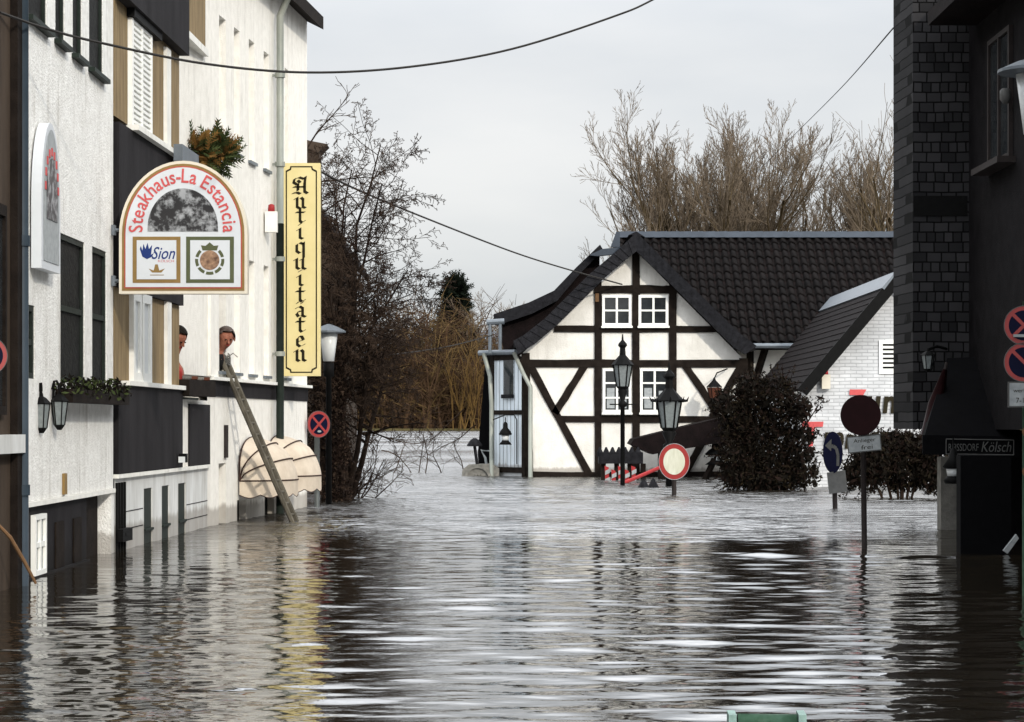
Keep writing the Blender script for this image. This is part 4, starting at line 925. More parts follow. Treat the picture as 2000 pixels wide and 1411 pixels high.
# ------------------------------------------------------------------ half-timbered house
YG = 66.0
G = lambda px, py, y=YG: W(px, py, YG) + Vector((0, y - YG, 0))
hh_ = thing('half_timbered_house', 'small black and white half-timbered house with a big pantile roof standing in the flood', 'house', (G(1240, 935).x, YG + 2, -.6))
gable = [(1030, 985), (1450, 985), (1450, 700), (1242, 490), (1015, 695), (1030, 700)]
wpx = [(1176, 1233, 577, 637, 2), (1247, 1305, 577, 637, 2), (1177, 1233, 720, 806, 3), (1250, 1307, 720, 806, 3)]
mb = MB(); mb.prism([G(x, y) for x, y in gable], (0, .25, 0)); mb.build('gable_wall', M['infill'], hh_)
mb = MB(); xL, xR = G(1032, 0).x, G(1450, 0).x
mb.box(xL, xR, YG + .252, YG + 5.5, -1, 3.4); mb.build('core', M['infill'], hh_)
rngT = random.Random(4)
def beam(name, p0, p1, w, out=.05):
    a, b = G(*p0), G(*p1); d = (b - a); L_ = d.length; d.normalize(); k = d.cross(Vector((0, 1, 0))).normalized() * (w * YG / F / 2)
    mb = MB(); nn_ = 6; vs = []
    for i in range(nn_ + 1):
        p_ = a.lerp(b, i / nn_); j = 1 + rngT.uniform(-.09, .09); e_ = k * rngT.uniform(-.08, .08)
        for s_, y in ((-1, -out), (1, -out), (1, .01), (-1, .01)): vs.append(p_ + k * s_ * j + e_ + Vector((0, y, 0)))
    fs = [(0, 1, 2, 3), tuple(nn_ * 4 + q for q in (3, 2, 1, 0))]
    for i in range(nn_):
        for q in range(4): fs.append((i * 4 + q, (i + 1) * 4 + q, (i + 1) * 4 + (q + 1) % 4, i * 4 + (q + 1) % 4))
    mb.add(vs, fs); mb.build(name, M['dark_wood'], hh_)
for x, y0, o in ((1168, 545, .055), (1242, 490, .058), (1314, 545, .055)): beam('timber_post', (x, 985), (x, y0), 14, o)
beam('timber_post', (1036, 985), (1026, 690), 15, .053); beam('timber_post', (1452, 985), (1452, 700), 16, .053)
for y, x0, x1, w in ((566, 1160, 1322, 16), (643, 1082, 1398, 13), (710, 1015, 1456, 15), (819, 1090, 1456, 13), (929, 1036, 1456, 15)): beam('timber_rail', (x0, y), (x1, y), w, .05)
for p0, p1 in (((1034, 712), (1152, 930)), ((1142, 714), (1084, 808)), ((1338, 714), (1402, 808)), ((1448, 714), (1390, 815)), ((1402, 808), (1335, 930))): beam('timber_brace', p0, p1, 14, .045)
mb = MB(); mb.obox(G(1166, 582, YG - .08), (.05, 0, 0), (0, .03, 0), (0, 0, .12)); mb.build('corbel', M['hose'], hh_)
for (x0, x1, y0, y1, nz_) in wpx:
    a, b = G(x0, y1, YG - .07), G(x1, y0, YG - .07); fw = .075; mb = MB(); yy0, yy1 = YG - .075, YG - .012
    mb.box(a.x, b.x, yy0, yy1, a.z, a.z + fw); mb.box(a.x, b.x, yy0, yy1, b.z - fw, b.z); mb.box(a.x, a.x + fw, yy0, yy1, a.z + fw, b.z - fw); mb.box(b.x - fw, b.x, yy0, yy1, a.z + fw, b.z - fw)
    xm = (a.x + b.x) / 2; mb.box(xm - .03, xm + .03, yy0 + .004, yy1, a.z + fw, b.z - fw)
    for k in range(1, nz_):
        z = a.z + (b.z - a.z) * k / nz_; mb.box(a.x + fw, b.x - fw, yy0 + .008, yy1, z - .025, z + .025)
    w = mb.build('window', M['win_white'], hh_)
    mb = MB(); mb.box(a.x + fw * .6, b.x - fw * .6, YG - .045, YG - .014, a.z + fw * .6, b.z - fw * .6); mb.build('pane', M['glass_dark'], w)
    mb = MB(); mb.box(a.x - .03, b.x + .03, YG - .16, YG - .012, a.z - .06, a.z - .003); mb.build('sill', M['win_white'], w)
    if nz_ == 3:
        mb = MB(); mb.box(a.x + .12, a.x + .34, YG - .048, YG - .0455, a.z + .12, a.z + .7); mb.box(b.x - .30, b.x - .14, YG - .048, YG - .0455, a.z + .12, a.z + .62); mb.build('curtain', M['plate'], w)
# roof of the gable: slate verge bands and slopes
Lo = [(1241, 457), (1211, 486), (1146, 542), (1064, 624), (1022, 657), (1003, 667)]; Li = [(1241, 494), (1228, 504), (1176, 549), (1088, 636), (1046, 672), (1014, 692)]
Ro = [(1241, 457), (1300, 516), (1390, 603), (1440, 652), (1472, 676)]; Ri = [(1241, 494), (1300, 550), (1390, 640), (1430, 680), (1450, 693)]
for O, I in ((Lo, Li), (Ro, Ri)):
    mb = MB()
    for k in range(len(O) - 1):
        mb.prism([G(*O[k], YG - .55), G(*O[k + 1], YG - .55), G(*I[k + 1], YG - .55), G(*I[k], YG - .55)], (0, .16, 0))
    # lapped slates along the verge
    for k in range(len(O) - 1):
        a, b, c, d = (G(*q_, YG - .555) for q_ in (O[k], O[k + 1], I[k + 1], I[k])); nn_ = max(2, int((b - a).length / .22))
        for j in range(nn_):
            f0, f1 = j / nn_, (j + 1.12) / nn_
            mb.hexa([a.lerp(b, f0) + Vector((0, 0, 0)), a.lerp(b, f1) + Vector((0, -.03, 0)), d.lerp(c, f1) + Vector((0, -.03, 0)), d.lerp(c, f0), a.lerp(b, f0) + Vector((0, .02, 0)), a.lerp(b, f1) + Vector((0, -.01, 0)), d.lerp(c, f1) + Vector((0, -.01, 0)), d.lerp(c, f0) + Vector((0, .02, 0))])
    mb.build('verge', M['slate'], hh_)
    mb = MB()
    for k in range(len(O) - 1):
        a, b = G(*O[k], YG - .50), G(*O[k + 1], YG - .50); mb.prism([a, b, b + Vector((0, 0, -.14)), a + Vector((0, 0, -.14))], (0, 6.2, 0))
    mb.build('gable_roof', M['slate'], hh_)
mb = MB(); mb.prism([G(1226, 462, YG - .5), G(1241, 447 + 8, YG - .5), G(1258, 466, YG - .5), G(1241, 462, YG - .5)], (0, 5, 0)); mb.build('ridge_cap', M['slate'], hh_)
# rear swept roof on the left
Bo = [(1172, 478), (1125, 523), (1082, 568), (1033, 591), (964, 614)]; yB = 68.0
B = lambda px, py, y=yB: W(px, py, yB) + Vector((0, y - yB, 0))
mb = MB()
for k in range(4):
    (x0, y0), (x1, y1) = Bo[k], Bo[k + 1]; t0, t1 = (10, 14, 20, 22, 22)[k:k + 2]
    mb.prism([B(x0, y0), B(x1, y1), B(x1 + 6, y1 + t1), B(x0 + 6, y0 + t0)], (0, .2, 0))
    mb.prism([B(x0, y0, yB + .2), B(x1, y1, yB + .2), B(x1, y1 + 9, yB + .2), B(x0, y0 + 9, yB + .2)], (0, 4.5, 0))
mb.build('rear_roof', M['slate'], hh_)
mb = MB(); mb.prism([B(1172, 486, yB + .3), B(1082, 576, yB + .3), B(1033, 606, yB + .3), B(972, 630, yB + .3), B(985, 690, yB + .3), B(1172, 690, yB + .3)], (0, .2, 0)); mb.build('rear_gable', M['roof_dark'], hh_)
mb = MB(); mb.prism([B(1150, 500, yB - .3), B(1176, 488, yB - .3), B(1214, 484, yB - .3), B(1200, 498, yB - .3), B(1165, 502, yB - .3)], (0, .3, 0)); mb.prism([B(1192, 484, yB - .25), B(1203, 454, yB - .25), B(1210, 455, yB - .25), B(1210, 484, yB - .25)], (0, .25, 0)); mb.build('lead_flashing', M['ridge'], hh_)
# left wing wall of boards
P0, P1 = W(962, 935, 67.6), W(1027, 935, 66.25)
FW = Fac((P0.x, 67.6), (P1.x, 66.25))
FW.n = -FW.n if FW.n.y > 0 else FW.n
zt = W(0, 694, 67).z
mb = MB(); FW.box(mb, 0, FW.L, -.4, 0, -1, zt); mb.build('wing_wall', M['board_white'], hh_)
mb = MB()
for k in range(1, 9): FW.box(mb, FW.L * k / 9 - .006, FW.L * k / 9 + .006, .001, .006, .15, zt)
mb.build('board_joint', M['slate'], hh_)
for a, b, c, d in ((-.05, .09, -1, zt), (FW.L - .14, FW.L + .02, -1, zt)):
    mb = MB(); FW.box(mb, a, b, -.1, .05, c, d); mb.build('timber_post', M['dark_wood'], hh_)
for pz, w_ in ((806, .13), (918, .16), (697, .2)):
    z = W(0, pz, 67).z; mb = MB(); FW.box(mb, .09, FW.L - .14, -.1, .04, z - w_ / 2, z + w_ / 2); mb.build('timber_rail', M['dark_wood'], hh_)
mb = MB(); FW.box(mb, FW.L * .36, FW.L * .64, -.05, .02, W(0, 775, 67).z, zt - .1); mb.build('window', M['glass_dark'], hh_)
mb = MB(); z = W(0, 775, 67).z; FW.box(mb, FW.L * .34, FW.L * .66, .021, .1, z - .05, z + .06); mb.build('sill', M['slate'], hh_)
yS = 68.2
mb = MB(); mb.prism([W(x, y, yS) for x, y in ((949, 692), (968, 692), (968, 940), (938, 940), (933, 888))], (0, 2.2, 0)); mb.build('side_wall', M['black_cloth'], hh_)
mb = MB()
mb.tube([W(935, 690, 67.6), W(965, 689, 67.4), W(1008, 688, 66.3)], .075, 8); mb.build('gutter', M['zinc'], hh_)
for pts in ([(1004, 690, 66.1), (1022, 730, 65.8), (1036, 756, 65.7), (1036, 940, 65.7)], [(945, 692, 67.5), (957, 735, 67.0), (960, 790, 67.0), (960, 940, 67.0)]):
    mb = MB(); mb.tube([W(*q_) for q_ in pts], .062, 8); mb.build('downpipe', M['grey_pipe'], hh_, True)
for x in (957, 977):
    mb = MB(); mb.tube([W(x, 690, 67.2), W(x, 628, 67.2)], .05, 8); mb.build('gutter_post', M['zinc'], hh_)
mb = MB(); mb.tube([W(950, 630, 67.2), W(985, 628, 67.2)], .085, 8); mb.build('gutter', M['zinc'], hh_)
# main pantile roof
xe0, xe1 = 3.3, 14.5; ye, ze, yr, zr = 67.45, W(0, 672, 67.45).z, 72.0, W(0, 464, 72).z
ncol = int((xe1 - xe0) / .265); nrow = 14; seg = 8
mb = MB(); sl_ = Vector((0, yr - ye, zr - ze)); nr_ = Vector((0, -sl_.z, sl_.y)).normalized()
for r_ in range(nrow):
    vs = []; k0, k1 = r_ / nrow, (r_ + 1.18) / nrow
    rj = random.Random(r_)
    for j in range(ncol * seg + 1):
        f_ = (j % seg) / seg; x = xe0 + (xe1 - xe0) * j / (ncol * seg)
        prof_ = .055 * (math.sin(2 * math.pi * f_) + .35 * math.sin(4 * math.pi * f_ + .6))
        if j % seg == 0: tj = rj.uniform(-.006, .006)
        for kk, lift in ((k0, .055), (k0 + .002, .085), (k1, .02)):
            vs.append(Vector((x, ye, ze)) + sl_ * kk + nr_ * (lift + prof_ + tj))
    mb.add(vs, [(j * 3 + q, (j + 1) * 3 + q, (j + 1) * 3 + q + 1, j * 3 + q + 1) for j in range(ncol * seg) for q in (0, 1)])
mb.build('pantile_roof', M['tile'], hh_, True)
mb = MB(); mb.prism([Vector((xe0, ye, ze)), Vector((xe0, yr, zr)), Vector((xe0, yr + 4.5, ze)), Vector((xe0, yr + 4.5, ze - .15)), Vector((xe0, ye, ze - .15))], (xe1 - xe0, 0, 0)); mb.build('roof_core', M['roof_dark'], hh_)
mb = MB(); nseg = 30
for k in range(nseg):
    x = xe0 + (xe1 - xe0) * k / nseg; w_ = (xe1 - xe0) / nseg + .05; mb.hexa([(x, yr - .22, zr - .02), (x + w_, yr - .22, zr - .01), (x + w_, yr + .2, zr - .0), (x, yr + .2, zr - .02), (x, yr - .12, zr + .17), (x + w_, yr - .12, zr + .185), (x + w_, yr + .12, zr + .185), (x, yr + .12, zr + .17)])
mb.build('ridge_cap', M['ridge'], hh_)
for px in (1400, 1507, 1617, 1730):
    q = W(px, 489, 71.4); mb = MB(); mb.obox(q, (.16, 0, 0), (0, .07, 0), (0, 0, .05)); mb.build('vent_tile', M['roof_dark'], hh_)
mb = MB(); mb.tube([(G(1440, 0).x, ye - .12, ze - .06), (xe1, ye - .12, ze - .06)], .075, 8); mb.build('gutter', M['zinc'], hh_)
mb = MB(); mb.box(G(1452, 0).x + .05, xe1, 68.1, 68.4, -1, ze - .16); mb.build('main_wall', M['infill'], hh_)
for x0, x1 in ((1465, 1465), (1498, 1470)):
    a, b = W(x0, 690, 68.05), W(x1, 760, 68.05); mb = MB(); mb.tube([a + Vector((0, 0, .3)), b, b + Vector((0, 0, -3))][:2], .11, 4); mb.build('timber_brace', M['dark_wood'], hh_)

# ---- brick annex with lean roof
YX = 55.0; xr = W(1745, 0, YX).x; xl = W(1558, 0, YX).x; zrX = W(0, 540, YX).z; zeX = W(0, 762, YX).z
an = thing('brick_annex', 'whitewashed brick gable with steep dark roof in front of the pantile roof', 'building', (xr, YX, -.6))
mb = MB(); mb.prism([(xl + .06, YX, -1), (2 * xr - xl, YX, -1), (2 * xr - xl, YX, zeX), (xr, YX, zrX - .12), (xl + .06, YX, zeX - .05)], (0, .25, 0)); mb.build('gable_wall', M['brick_white'], an)
mb = MB(); mb.box(xl + .1, 2 * xr - xl - .1, YX + .252, 66, -1, zeX - .1); mb.build('core', M['brick_white'], an)
dR = Vector((xr - xl, 0, zrX - zeX))
mb = MB(); nr = 16                                            # lapped courses on the visible slope
for k in range(nr):
    a = Vector((xl, 0, zeX)) + dR * (k / nr); b = Vector((xl, 0, zeX)) + dR * ((k + 1.1) / nr); n_ = Vector((-dR.z, 0, dR.x)).normalized()
    mb.prism([a + n_ * .04 + Vector((0, YX - .35, 0)), b + n_ * .02 + Vector((0, YX - .35, 0)), b - n_ * .05 + Vector((0, YX - .35, 0)), a - n_ * .05 + Vector((0, YX - .35, 0))], (0, 11.2, 0))
mb.build('roof_slope', M['roof_dark'], an)
mb = MB(); n_ = Vector((dR.z, 0, dR.x)).normalized(); a = Vector((xr, YX - .35, zrX)); b = Vector((2 * xr - xl, YX - .35, zeX)); mb.prism([a + n_ * .03, b + n_ * .03, b - n_ * .06, a - n_ * .06], (0, 11.2, 0)); mb.build('roof_slope', M['roof_dark'], an)
mb = MB(); a = Vector((xl, YX - .37, zeX)); b = Vector((xr, YX - .37, zrX)); n_ = Vector((-dR.z, 0, dR.x)).normalized(); mb.prism([a + n_ * .05, b + n_ * .05, b - n_ * .22, a - n_ * .22], (0, .06, 0)); mb.build('verge_board', M['black_iron'], an)
mb = MB(); mb.prism([(xr - .34, YX - .4, zrX - .30), (xr, YX - .4, zrX + .10), (xr + .34, YX - .4, zrX - .30), (xr + .28, YX - .4, zrX - .34), (xr, YX - .4, zrX + .03), (xr - .28, YX - .4, zrX - .34)], (0, 11.3, 0)); mb.build('ridge_cap', M['zinc'], an)
q = W(1732, 698, YX); mb = MB(); mb.box(q.x - .19, q.x + .5, YX - .04, YX - .002, q.z - .40, q.z + .40)
v_ = mb.build('vent', M['win_white'], an); mb = MB()
for k in range(6): mb.box(q.x - .1, q.x + .45, YX - .05, YX - .041, q.z - .27 + k * .108, q.z - .225 + k * .108)
mb.build('louvre', M['black_iron'], v_)
ac = W(1613, 746, YX - .12); ab = thing('alarm_box', 'beige alarm box with red beacon high on the whitewashed brick gable', 'alarm', ac, 'alarm boxes on walls'); alarm(ab, ac, M['sign_cream'])
# wall lettering "Zum Treppchen"
rd, rd2, bl, bl2 = MB(), MB(), MB(), MB()
def letter(mb, ch, px, py, hgt, w=None): put_text(mb, ch, W(px, py, YX) + Vector((0, -.045, 0)), LX, LZ, hgt * YX / F, (w or hgt) * YX / F, 0, .12, .035)
letter(rd, 'Z', 1672, 787, 52, 40); letter(bl, 'u', 1706, 791, 34, 28); letter(bl, 'm', 1744, 791, 34, 42)
letter(rd2, 'T', 1587, 848, 48, 42)
for ch, x, w_ in zip('reppchen', (1617, 1638, 1660, 1684, 1706, 1728, 1750, 1774), (16, 20, 22, 22, 20, 22, 20, 22)): letter(bl2, ch, x, 858 if ch != 'p' else 863, 28, w_)
lr = thing('wall_lettering', 'red and black letters spelling Zum Treppchen on the whitewashed brick gable', 'sign', W(1600, 850, YX))
for m_, k_ in ((rd, 'red_letter'), (bl, 'black_letter'), (rd2, 'red_letter'), (bl2, 'black_letter')): m_.build('lettering', M[k_], lr)
M['red_letter'].node_tree.nodes['Principled BSDF'].inputs['Roughness'].default_value = .6

# ---- porch, posts, barrier in front of the gable
YPp = 63.0
pr = thing('porch_roof', 'dark sloping porch roof on a thick post behind the no-vehicles sign', 'porch', (W(1308, 0, YPp).x, YPp, -1))
mb = MB(); mb.prism([W(x, y, YPp) for x, y in ((1232, 868), (1238, 858), (1392, 820), (1440, 812), (1440, 862), (1390, 868), (1275, 888))], (0, 2.2, 0)); mb.build('roof', M['roof_dark'], pr)
mb = MB(); a, b = W(1288, 0, YPp), W(1330, 0, YPp); mb.box(a.x, b.x, YPp + .1, YPp + .7, -1, W(0, 880, YPp).z); mb.build('post', M['dark_wood'], pr)
mb = MB(); mb.tube([W(1415, 855, YPp + .3), W(1355, 985, YPp + .3)], .09, 4); mb.build('brace', M['dark_wood'], pr)
tk = thing('tiled_canopy', 'small dark canopy with scalloped tiles left of the porch post', 'canopy', (W(1212, 0, 62.4).x, 62.4, -1))
mb = MB()
for k in range(7):
    x = 1172 + k * 12.5; c_ = W(x, 880, 62.4); mb.lathe(c_ + Vector((0, .2, -.05)), [(.085, -.12), (.085, 0), (.02, .14)], 8)
mb.prism([W(x, y, 62.3) for x, y in ((1170, 884), (1256, 884), (1256, 906), (1170, 906))], (0, .8, 0)); mb.build('roof', M['slate'], tk)
for k in range(4):
    mb = MB(); x = W(1174 + k * 26, 0, 62.5).x; mb.box(x, x + .13, 62.5, 62.7, -1, W(0, 906, 62.5).z); mb.build('post', M['dark_wood'], tk)
br_ = thing('barrier_board', 'red and white flood barrier boards standing in the water under the tiled canopy', 'barrier', (W(1210, 0, 61.8).x, 61.8, -1))
for k in range(5):
    x0 = 1181 + k * 13; mb = MB(); sh_ = 5 if k % 2 else -2
    mb.prism([W(x0, 912 + sh_, 61.8), W(x0 + 8, 915 + sh_, 61.8), W(x0 + 10, 985, 61.8), W(x0 + 3, 985, 61.8)], (0, .05, 0), 0); 
    for j in range(2): mb.prism([W(x0 + 1, 922 + j * 16 + sh_, 61.77), W(x0 + 10, 918 + j * 16 + sh_, 61.77), W(x0 + 10, 926 + j * 16 + sh_, 61.77), W(x0 + 1, 930 + j * 16 + sh_, 61.77)], (0, .02, 0), 1)
    mb.build('board', [M['barrier_red'], M['plate']], br_)
mb = MB(); a, b = W(1176, 962, 58.0), W(1292, 912, 60.5); mb.tube([a + (a - b) * .15, b], .05, 8)
tag(mb.build('barrier_pole', M['barrier_red']), 'red barrier pole slanting up out of the water left of the no-vehicles sign', 'barrier')
# lantern on bracket at the right of the gable
YB = 65.0; q = W(1395, 778, YB); wl3 = thing('wall_lantern', 'brown hexagonal lantern with scrollwork on the right part of the timber gable', 'lantern', q)
mb = MB(); mb.lathe(q, [(.12, 0), (.20, .30)], 6); mb.build('pane', M['clay'], wl3)
mb = MB(); mb.lathe(q, [(.23, .31), (.05, .50), (.02, .58)], 6)
for t in range(6): mb.tube([q + Vector((.12 * math.cos(t * math.pi / 3), .12 * math.sin(t * math.pi / 3), -.02)), q + Vector((.205 * math.cos(t * math.pi / 3), .205 * math.sin(t * math.pi / 3), .31))], .012, 4)
mb.lathe(q, [(.05, -.08), (.14, 0)], 6); mb.tube([q + Vector((0, 0, .55)), q + Vector((.1, .2, .72)), q + Vector((.45, .9, .85))], .02, 5); mb.build('frame', M['black_iron'], wl3)
mb = MB()
for k in range(3): mb.tube([W(1412 + k * 10, 775 - k * 5, YB) + Vector((.12 * math.cos(t), 0, .22 * math.sin(t))) for t in [i * .45 for i in range(13)]], .018, 4)
mb.build('scroll', M['black_iron'], wl3)
def bell(label, px, py, Y, r, h):
    q = W(px, py, Y); rt = thing('bell_lantern', label, 'lantern', q)
    mb = MB(); mb.lathe(q, [(r * 1.0, 0), (r * .55, h * .16), (r * .5, h * .2)], 12); mb.lathe(q, [(r * .92, h * .42), (r * 1.0, h * .48), (r * .62, h * .66), (r * .4, h * .72), (r * .36, h * .92), (r * .1, h)], 12)
    mb.tube([q + Vector((0, 0, h)), q + Vector((0, 0, h * 1.2))], .015, 5); mb.build('housing', M['black_iron'], rt, True)
    mb = MB(); mb.lathe(q, [(r * .5, h * .18), (r * .6, h * .44)], 12); mb.build('pane', M['opal'], rt, True)
    return rt
bt = bell('black bell-shaped lantern hung on the white boards at the house corner', 987, 869, 66.3, .19, .66)
mb = MB(); q = W(987, 812, 66.3); mb.tube([q + Vector((-.35, .5, -.12)), q + Vector((0, 0, .02)), q + Vector((.25, -.05, .02)), q + Vector((.33, 0, -.12)), q + Vector((.33, .1, -1.4))], .018, 5); mb.build('bracket', M['black_iron'], bt)
bell('dark bell-shaped lantern hanging under the porch roof near the evergreen', 1398, 908, 63.4, .30, .62)
for px, lab in ((1257, 'small blue-grey post cap showing just above the water left of the porch post'), (1276, 'small blue-grey post cap showing just above the water against the porch post')):
    q = W(px, 962, 55); mb = MB(); mb.lathe((q.x, 55, -1), [(.06, 0), (.06, .9), (.14, 1.0), (.02, 1.22)], 8); tag(mb.build('bollard', M['slate']), lab, 'bollard')
# stone well with lantern
YW = 67.0; q = W(935, 930, YW); sw_ = thing('stone_well', 'half-sunk grey stone well with a small arch left of the timber house', 'well', (q.x, YW, -.6))
mb = MB(); mb.prism([W(x, y, YW) for x, y in ((900, 960), (903, 918), (915, 908), (960, 906), (975, 915), (975, 960))], (0, .8, 0)); mb.build('body', M['stone'], sw_)
mb = MB(); cc = W(933, 936, YW - .03)
for a_, b_ in ((.30, .23),): mb.disc(cc, .40, (0, -1, 0), .04, r0=.32)
mb.build('arch', M['stone'], sw_)
mb = MB(); put_text(mb, 'W', cc + Vector((0, -.01, .05)), LX, LZ, .16, .2); mb.build('emblem', M['black_letter'], sw_)
mb = MB(); mb.tube([W(932, 908, YW + .3), W(927, 872, YW + .3)], .045, 8); mb.lathe(W(927, 872, YW + .3), [(.22, 0), (.22, .05), (.13, .18), (.04, .24)], 10); mb.build('lantern', M['slate'], sw_)
mb = MB(); mb.tube([W(950, 908, YW + .3), W(948, 895, YW + .3), W(940, 880, YW + .3), W(962, 882, YW + .3)], .04, 6); mb.build('pump_arm', M['plate'], sw_)

# ------------------------------------------------------------------ dark house on the right
bR = thing('shingled_dark_house', 'dark shingle-clad house in deep shade along the right edge', 'house', (8, 30, -1))
c1, c2, c3 = W(1745, 0, 31.2), W(1783, 0, 30.0), W(1892, 0, 30.0)
zo = 1.45
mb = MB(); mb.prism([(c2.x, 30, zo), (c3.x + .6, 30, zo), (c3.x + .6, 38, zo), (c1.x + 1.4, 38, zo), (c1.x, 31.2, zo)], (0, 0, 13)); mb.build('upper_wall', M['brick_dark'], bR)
z0, z1 = W(0, 422, 30).z, W(0, 383, 30).z
mb = MB(); mb.box(c2.x + .005, c3.x - .02, 29.985, 30.02, z0, z1); mb.build('dark_panel', M['black_iron'], bR)
XR = c3.x
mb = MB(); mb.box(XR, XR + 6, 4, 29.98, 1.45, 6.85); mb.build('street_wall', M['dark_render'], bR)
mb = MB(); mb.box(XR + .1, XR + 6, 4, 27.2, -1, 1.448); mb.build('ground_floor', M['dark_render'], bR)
mb = MB(); mb.prism([(XR - .62, 3.5, 6.62), (XR - .62, 3.5, 6.80), (XR + 3, 3.5, 10.4), (XR + 6.6, 3.5, 6.80), (XR + 6.6, 3.5, 6.62)], (0, 26.0, 0)); mb.build('roof', M['roof_dark'], bR)
for y0 in (27.35, 23.5, 19.0, 14.0):
    y1 = y0 + 1.25; zA, zB = 4.75, 6.2; mb = MB(); mb.box(XR - .05, XR + .02, y0, y0 + .07, zA, zB); mb.box(XR - .05, XR + .02, y1 - .07, y1, zA, zB); mb.box(XR - .05, XR + .02, y0, y1, zA - .06, zA); mb.box(XR - .05, XR + .02, y0, y1, zB, zB + .06); mb.box(XR - .05, XR + .02, (y0 + y1) / 2 - .03, (y0 + y1) / 2 + .03, zA, zB)
    w = mb.build('window', M['post_dark'], bR)
    mb = MB(); mb.box(XR - .02, XR - .004, y0 + .05, y1 - .05, zA, zB); mb.build('pane', M['glass_dark'], w)
    mb = MB(); mb.box(XR - .22, XR + .02, y0 - .15, y1 + .15, zA - .14, zA - .065); mb.build('sill', M['post_dark'], w)
q = W(1965, 195, 27.5); mb = MB(); mb.lathe((XR - .12, 27.2, q.z), [(.03, -.09), (.07, -.04), (.07, .06), (.04, .09)], 10); mb.build('wall_lamp', M['plate_grey'], bR, True)
# ground floor pier at the water
a, b = W(1876, 0, 26.8), W(1975, 0, 26.8)
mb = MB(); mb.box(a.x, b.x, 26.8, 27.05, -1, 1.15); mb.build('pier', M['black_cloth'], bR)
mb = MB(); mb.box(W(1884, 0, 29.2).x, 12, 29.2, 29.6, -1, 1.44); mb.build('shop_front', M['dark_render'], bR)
a, b = W(1838, 0, 33), W(1882, 0, 33); mb = MB(); mb.box(a.x, b.x, 33, 33.3, -1, W(0, 893, 33).z); mb.build('entrance_wall', M['stone'], bR)
# black awning with beer lettering
YAw = 28.2
aw = thing('black_awning', 'black shop awning with a brewery name on its valance at the dark house', 'awning', W(1905, 880, YAw))
mb = MB(); mb.hexa([W(1800, 856, YAw), W(1992, 860, YAw), W(1990, 800, YAw + 1.4), W(1815, 800, YAw + 1.4), W(1806, 850, YAw), W(1992, 853, YAw), W(1990, 695, YAw + 1.4), W(1850, 700, YAw + 1.4)]); mb.build('canopy', M['black_cloth'], aw)
mb = MB(); mb.prism([W(x, y, YAw - .3) for x, y in ((1802, 850), (1992, 855), (1992, 892), (1802, 888))], (0, .03, 0)); mb.build('valance', M['black_cloth'], aw)
mb = MB(); q = [W(x, y, YAw - .32) for x, y in ((1848, 858), (1980, 860), (1980, 889), (1848, 887))]
for i in range(4): mb.tube([q[i], q[(i + 1) % 4]], .006, 4)
mb.build('border_line', M['plate_grey'], aw)
mb = MB(); put_text(mb, 'REISSDORF', W(1882, 874, YAw - .32), LX, LZ, 14 * YAw / F, 58 * YAw / F); mb.build('lettering', M['plate_grey'], aw); mb = MB(); put_text(mb, 'Kölsch', W(1946, 873, YAw - .32), LX, LZ, 20 * YAw / F, 58 * YAw / F, 0, .25); mb.build('lettering', M['plate_grey'], aw)
# folded dark red parasol hanging by the wall
q = W(1838, 718, 29.0); pa = thing('folded_parasol', 'folded dark red parasol leaning by the dark house above the shrub', 'parasol', W(1820, 852, 29))
mb = MB(); mb.tube([W(1815, 852, 29), W(1828, 790, 29), W(1846, 722, 29)], [.11, .10, .03], 10); mb.build('cloth', M['sign_back'], pa, True)
mb = MB(); mb.tube([W(1809, 880, 29), W(1849, 708, 29)], .02, 6); mb.build('pole', M['post_dark'], pa)
q = W(1812, 722, 29.3); hl = thing('wall_lantern', 'small black lantern bracket on the shingled wall left of the black awning', 'lantern', q); hex_lantern(hl, q, .085, .26)
mb = MB(); mb.tube([q + Vector((0, 0, .25)), q + Vector((.15, .2, .3)), q + Vector((.35, .6, .28))], .02, 5); mb.build('bracket', M['black_iron'], hl)
q = W(1862, 945, 27.5); hl2 = thing('bell_lantern', 'black lantern with pale glass band in front of the white entrance wall', 'lantern', q)
mb = MB(); mb.lathe(q, [(.10, 0), (.12, .04), (.06, .10)], 10); mb.lathe(q, [(.10, .18), (.13, .20), (.06, .30), (.03, .42)], 10); mb.tube([q + Vector((0, 0, .4)), q + Vector((0, 0, .55))], .01, 5); mb.build('housing', M['black_iron'], hl2, True)
mb = MB(); mb.lathe(q, [(.07, .09), (.09, .18)], 10); mb.build('pane', M['opal'], hl2, True)
# white board leaning by the post
mb = MB(); mb.prism([W(x, y, 26.2) for x, y in ((1960, 1076), (1968, 1082), (1990, 1052), (1985, 1044))], (0, .06, 0)); tag(mb.build('leaning_board', M['plate']), 'short white board sticking out of the water at the green post', 'board')
# green metal frame at the very bottom
YGm = 9.6; gq = W(1500, 1400, YGm)
gf = thing('green_metal_frame', 'green painted metal frame poking up at the bottom edge', 'frame', (gq.x, YGm, -.6))
for px in (1430, 1566):
    mb = MB(); a = W(px, 1394, YGm); mb.hexa([(a.x - .022, YGm - .05, -.6), (a.x + .022, YGm - .05, -.6), (a.x + .022, YGm + .05, -.6), (a.x - .022, YGm + .05, -.6), (a.x - .018, YGm - .045, a.z), (a.x + .014, YGm - .045, a.z), (a.x + .014, YGm + .045, a.z + .008), (a.x - .018, YGm + .045, a.z + .008)]); mb.build('upright', M['pale_green'], gf)
mb = MB(); a, b = W(1440, 1410, YGm), W(1556, 1411, YGm); mb.tube([a, b], .034, 16); mb.build('rail', M['green_metal'], gf, True)
mb = MB(); mb.tube([a + Vector((0, .0, -.22)), b + Vector((0, 0, -.22))], .03, 12); mb.build('rail', M['green_metal'], gf, True)

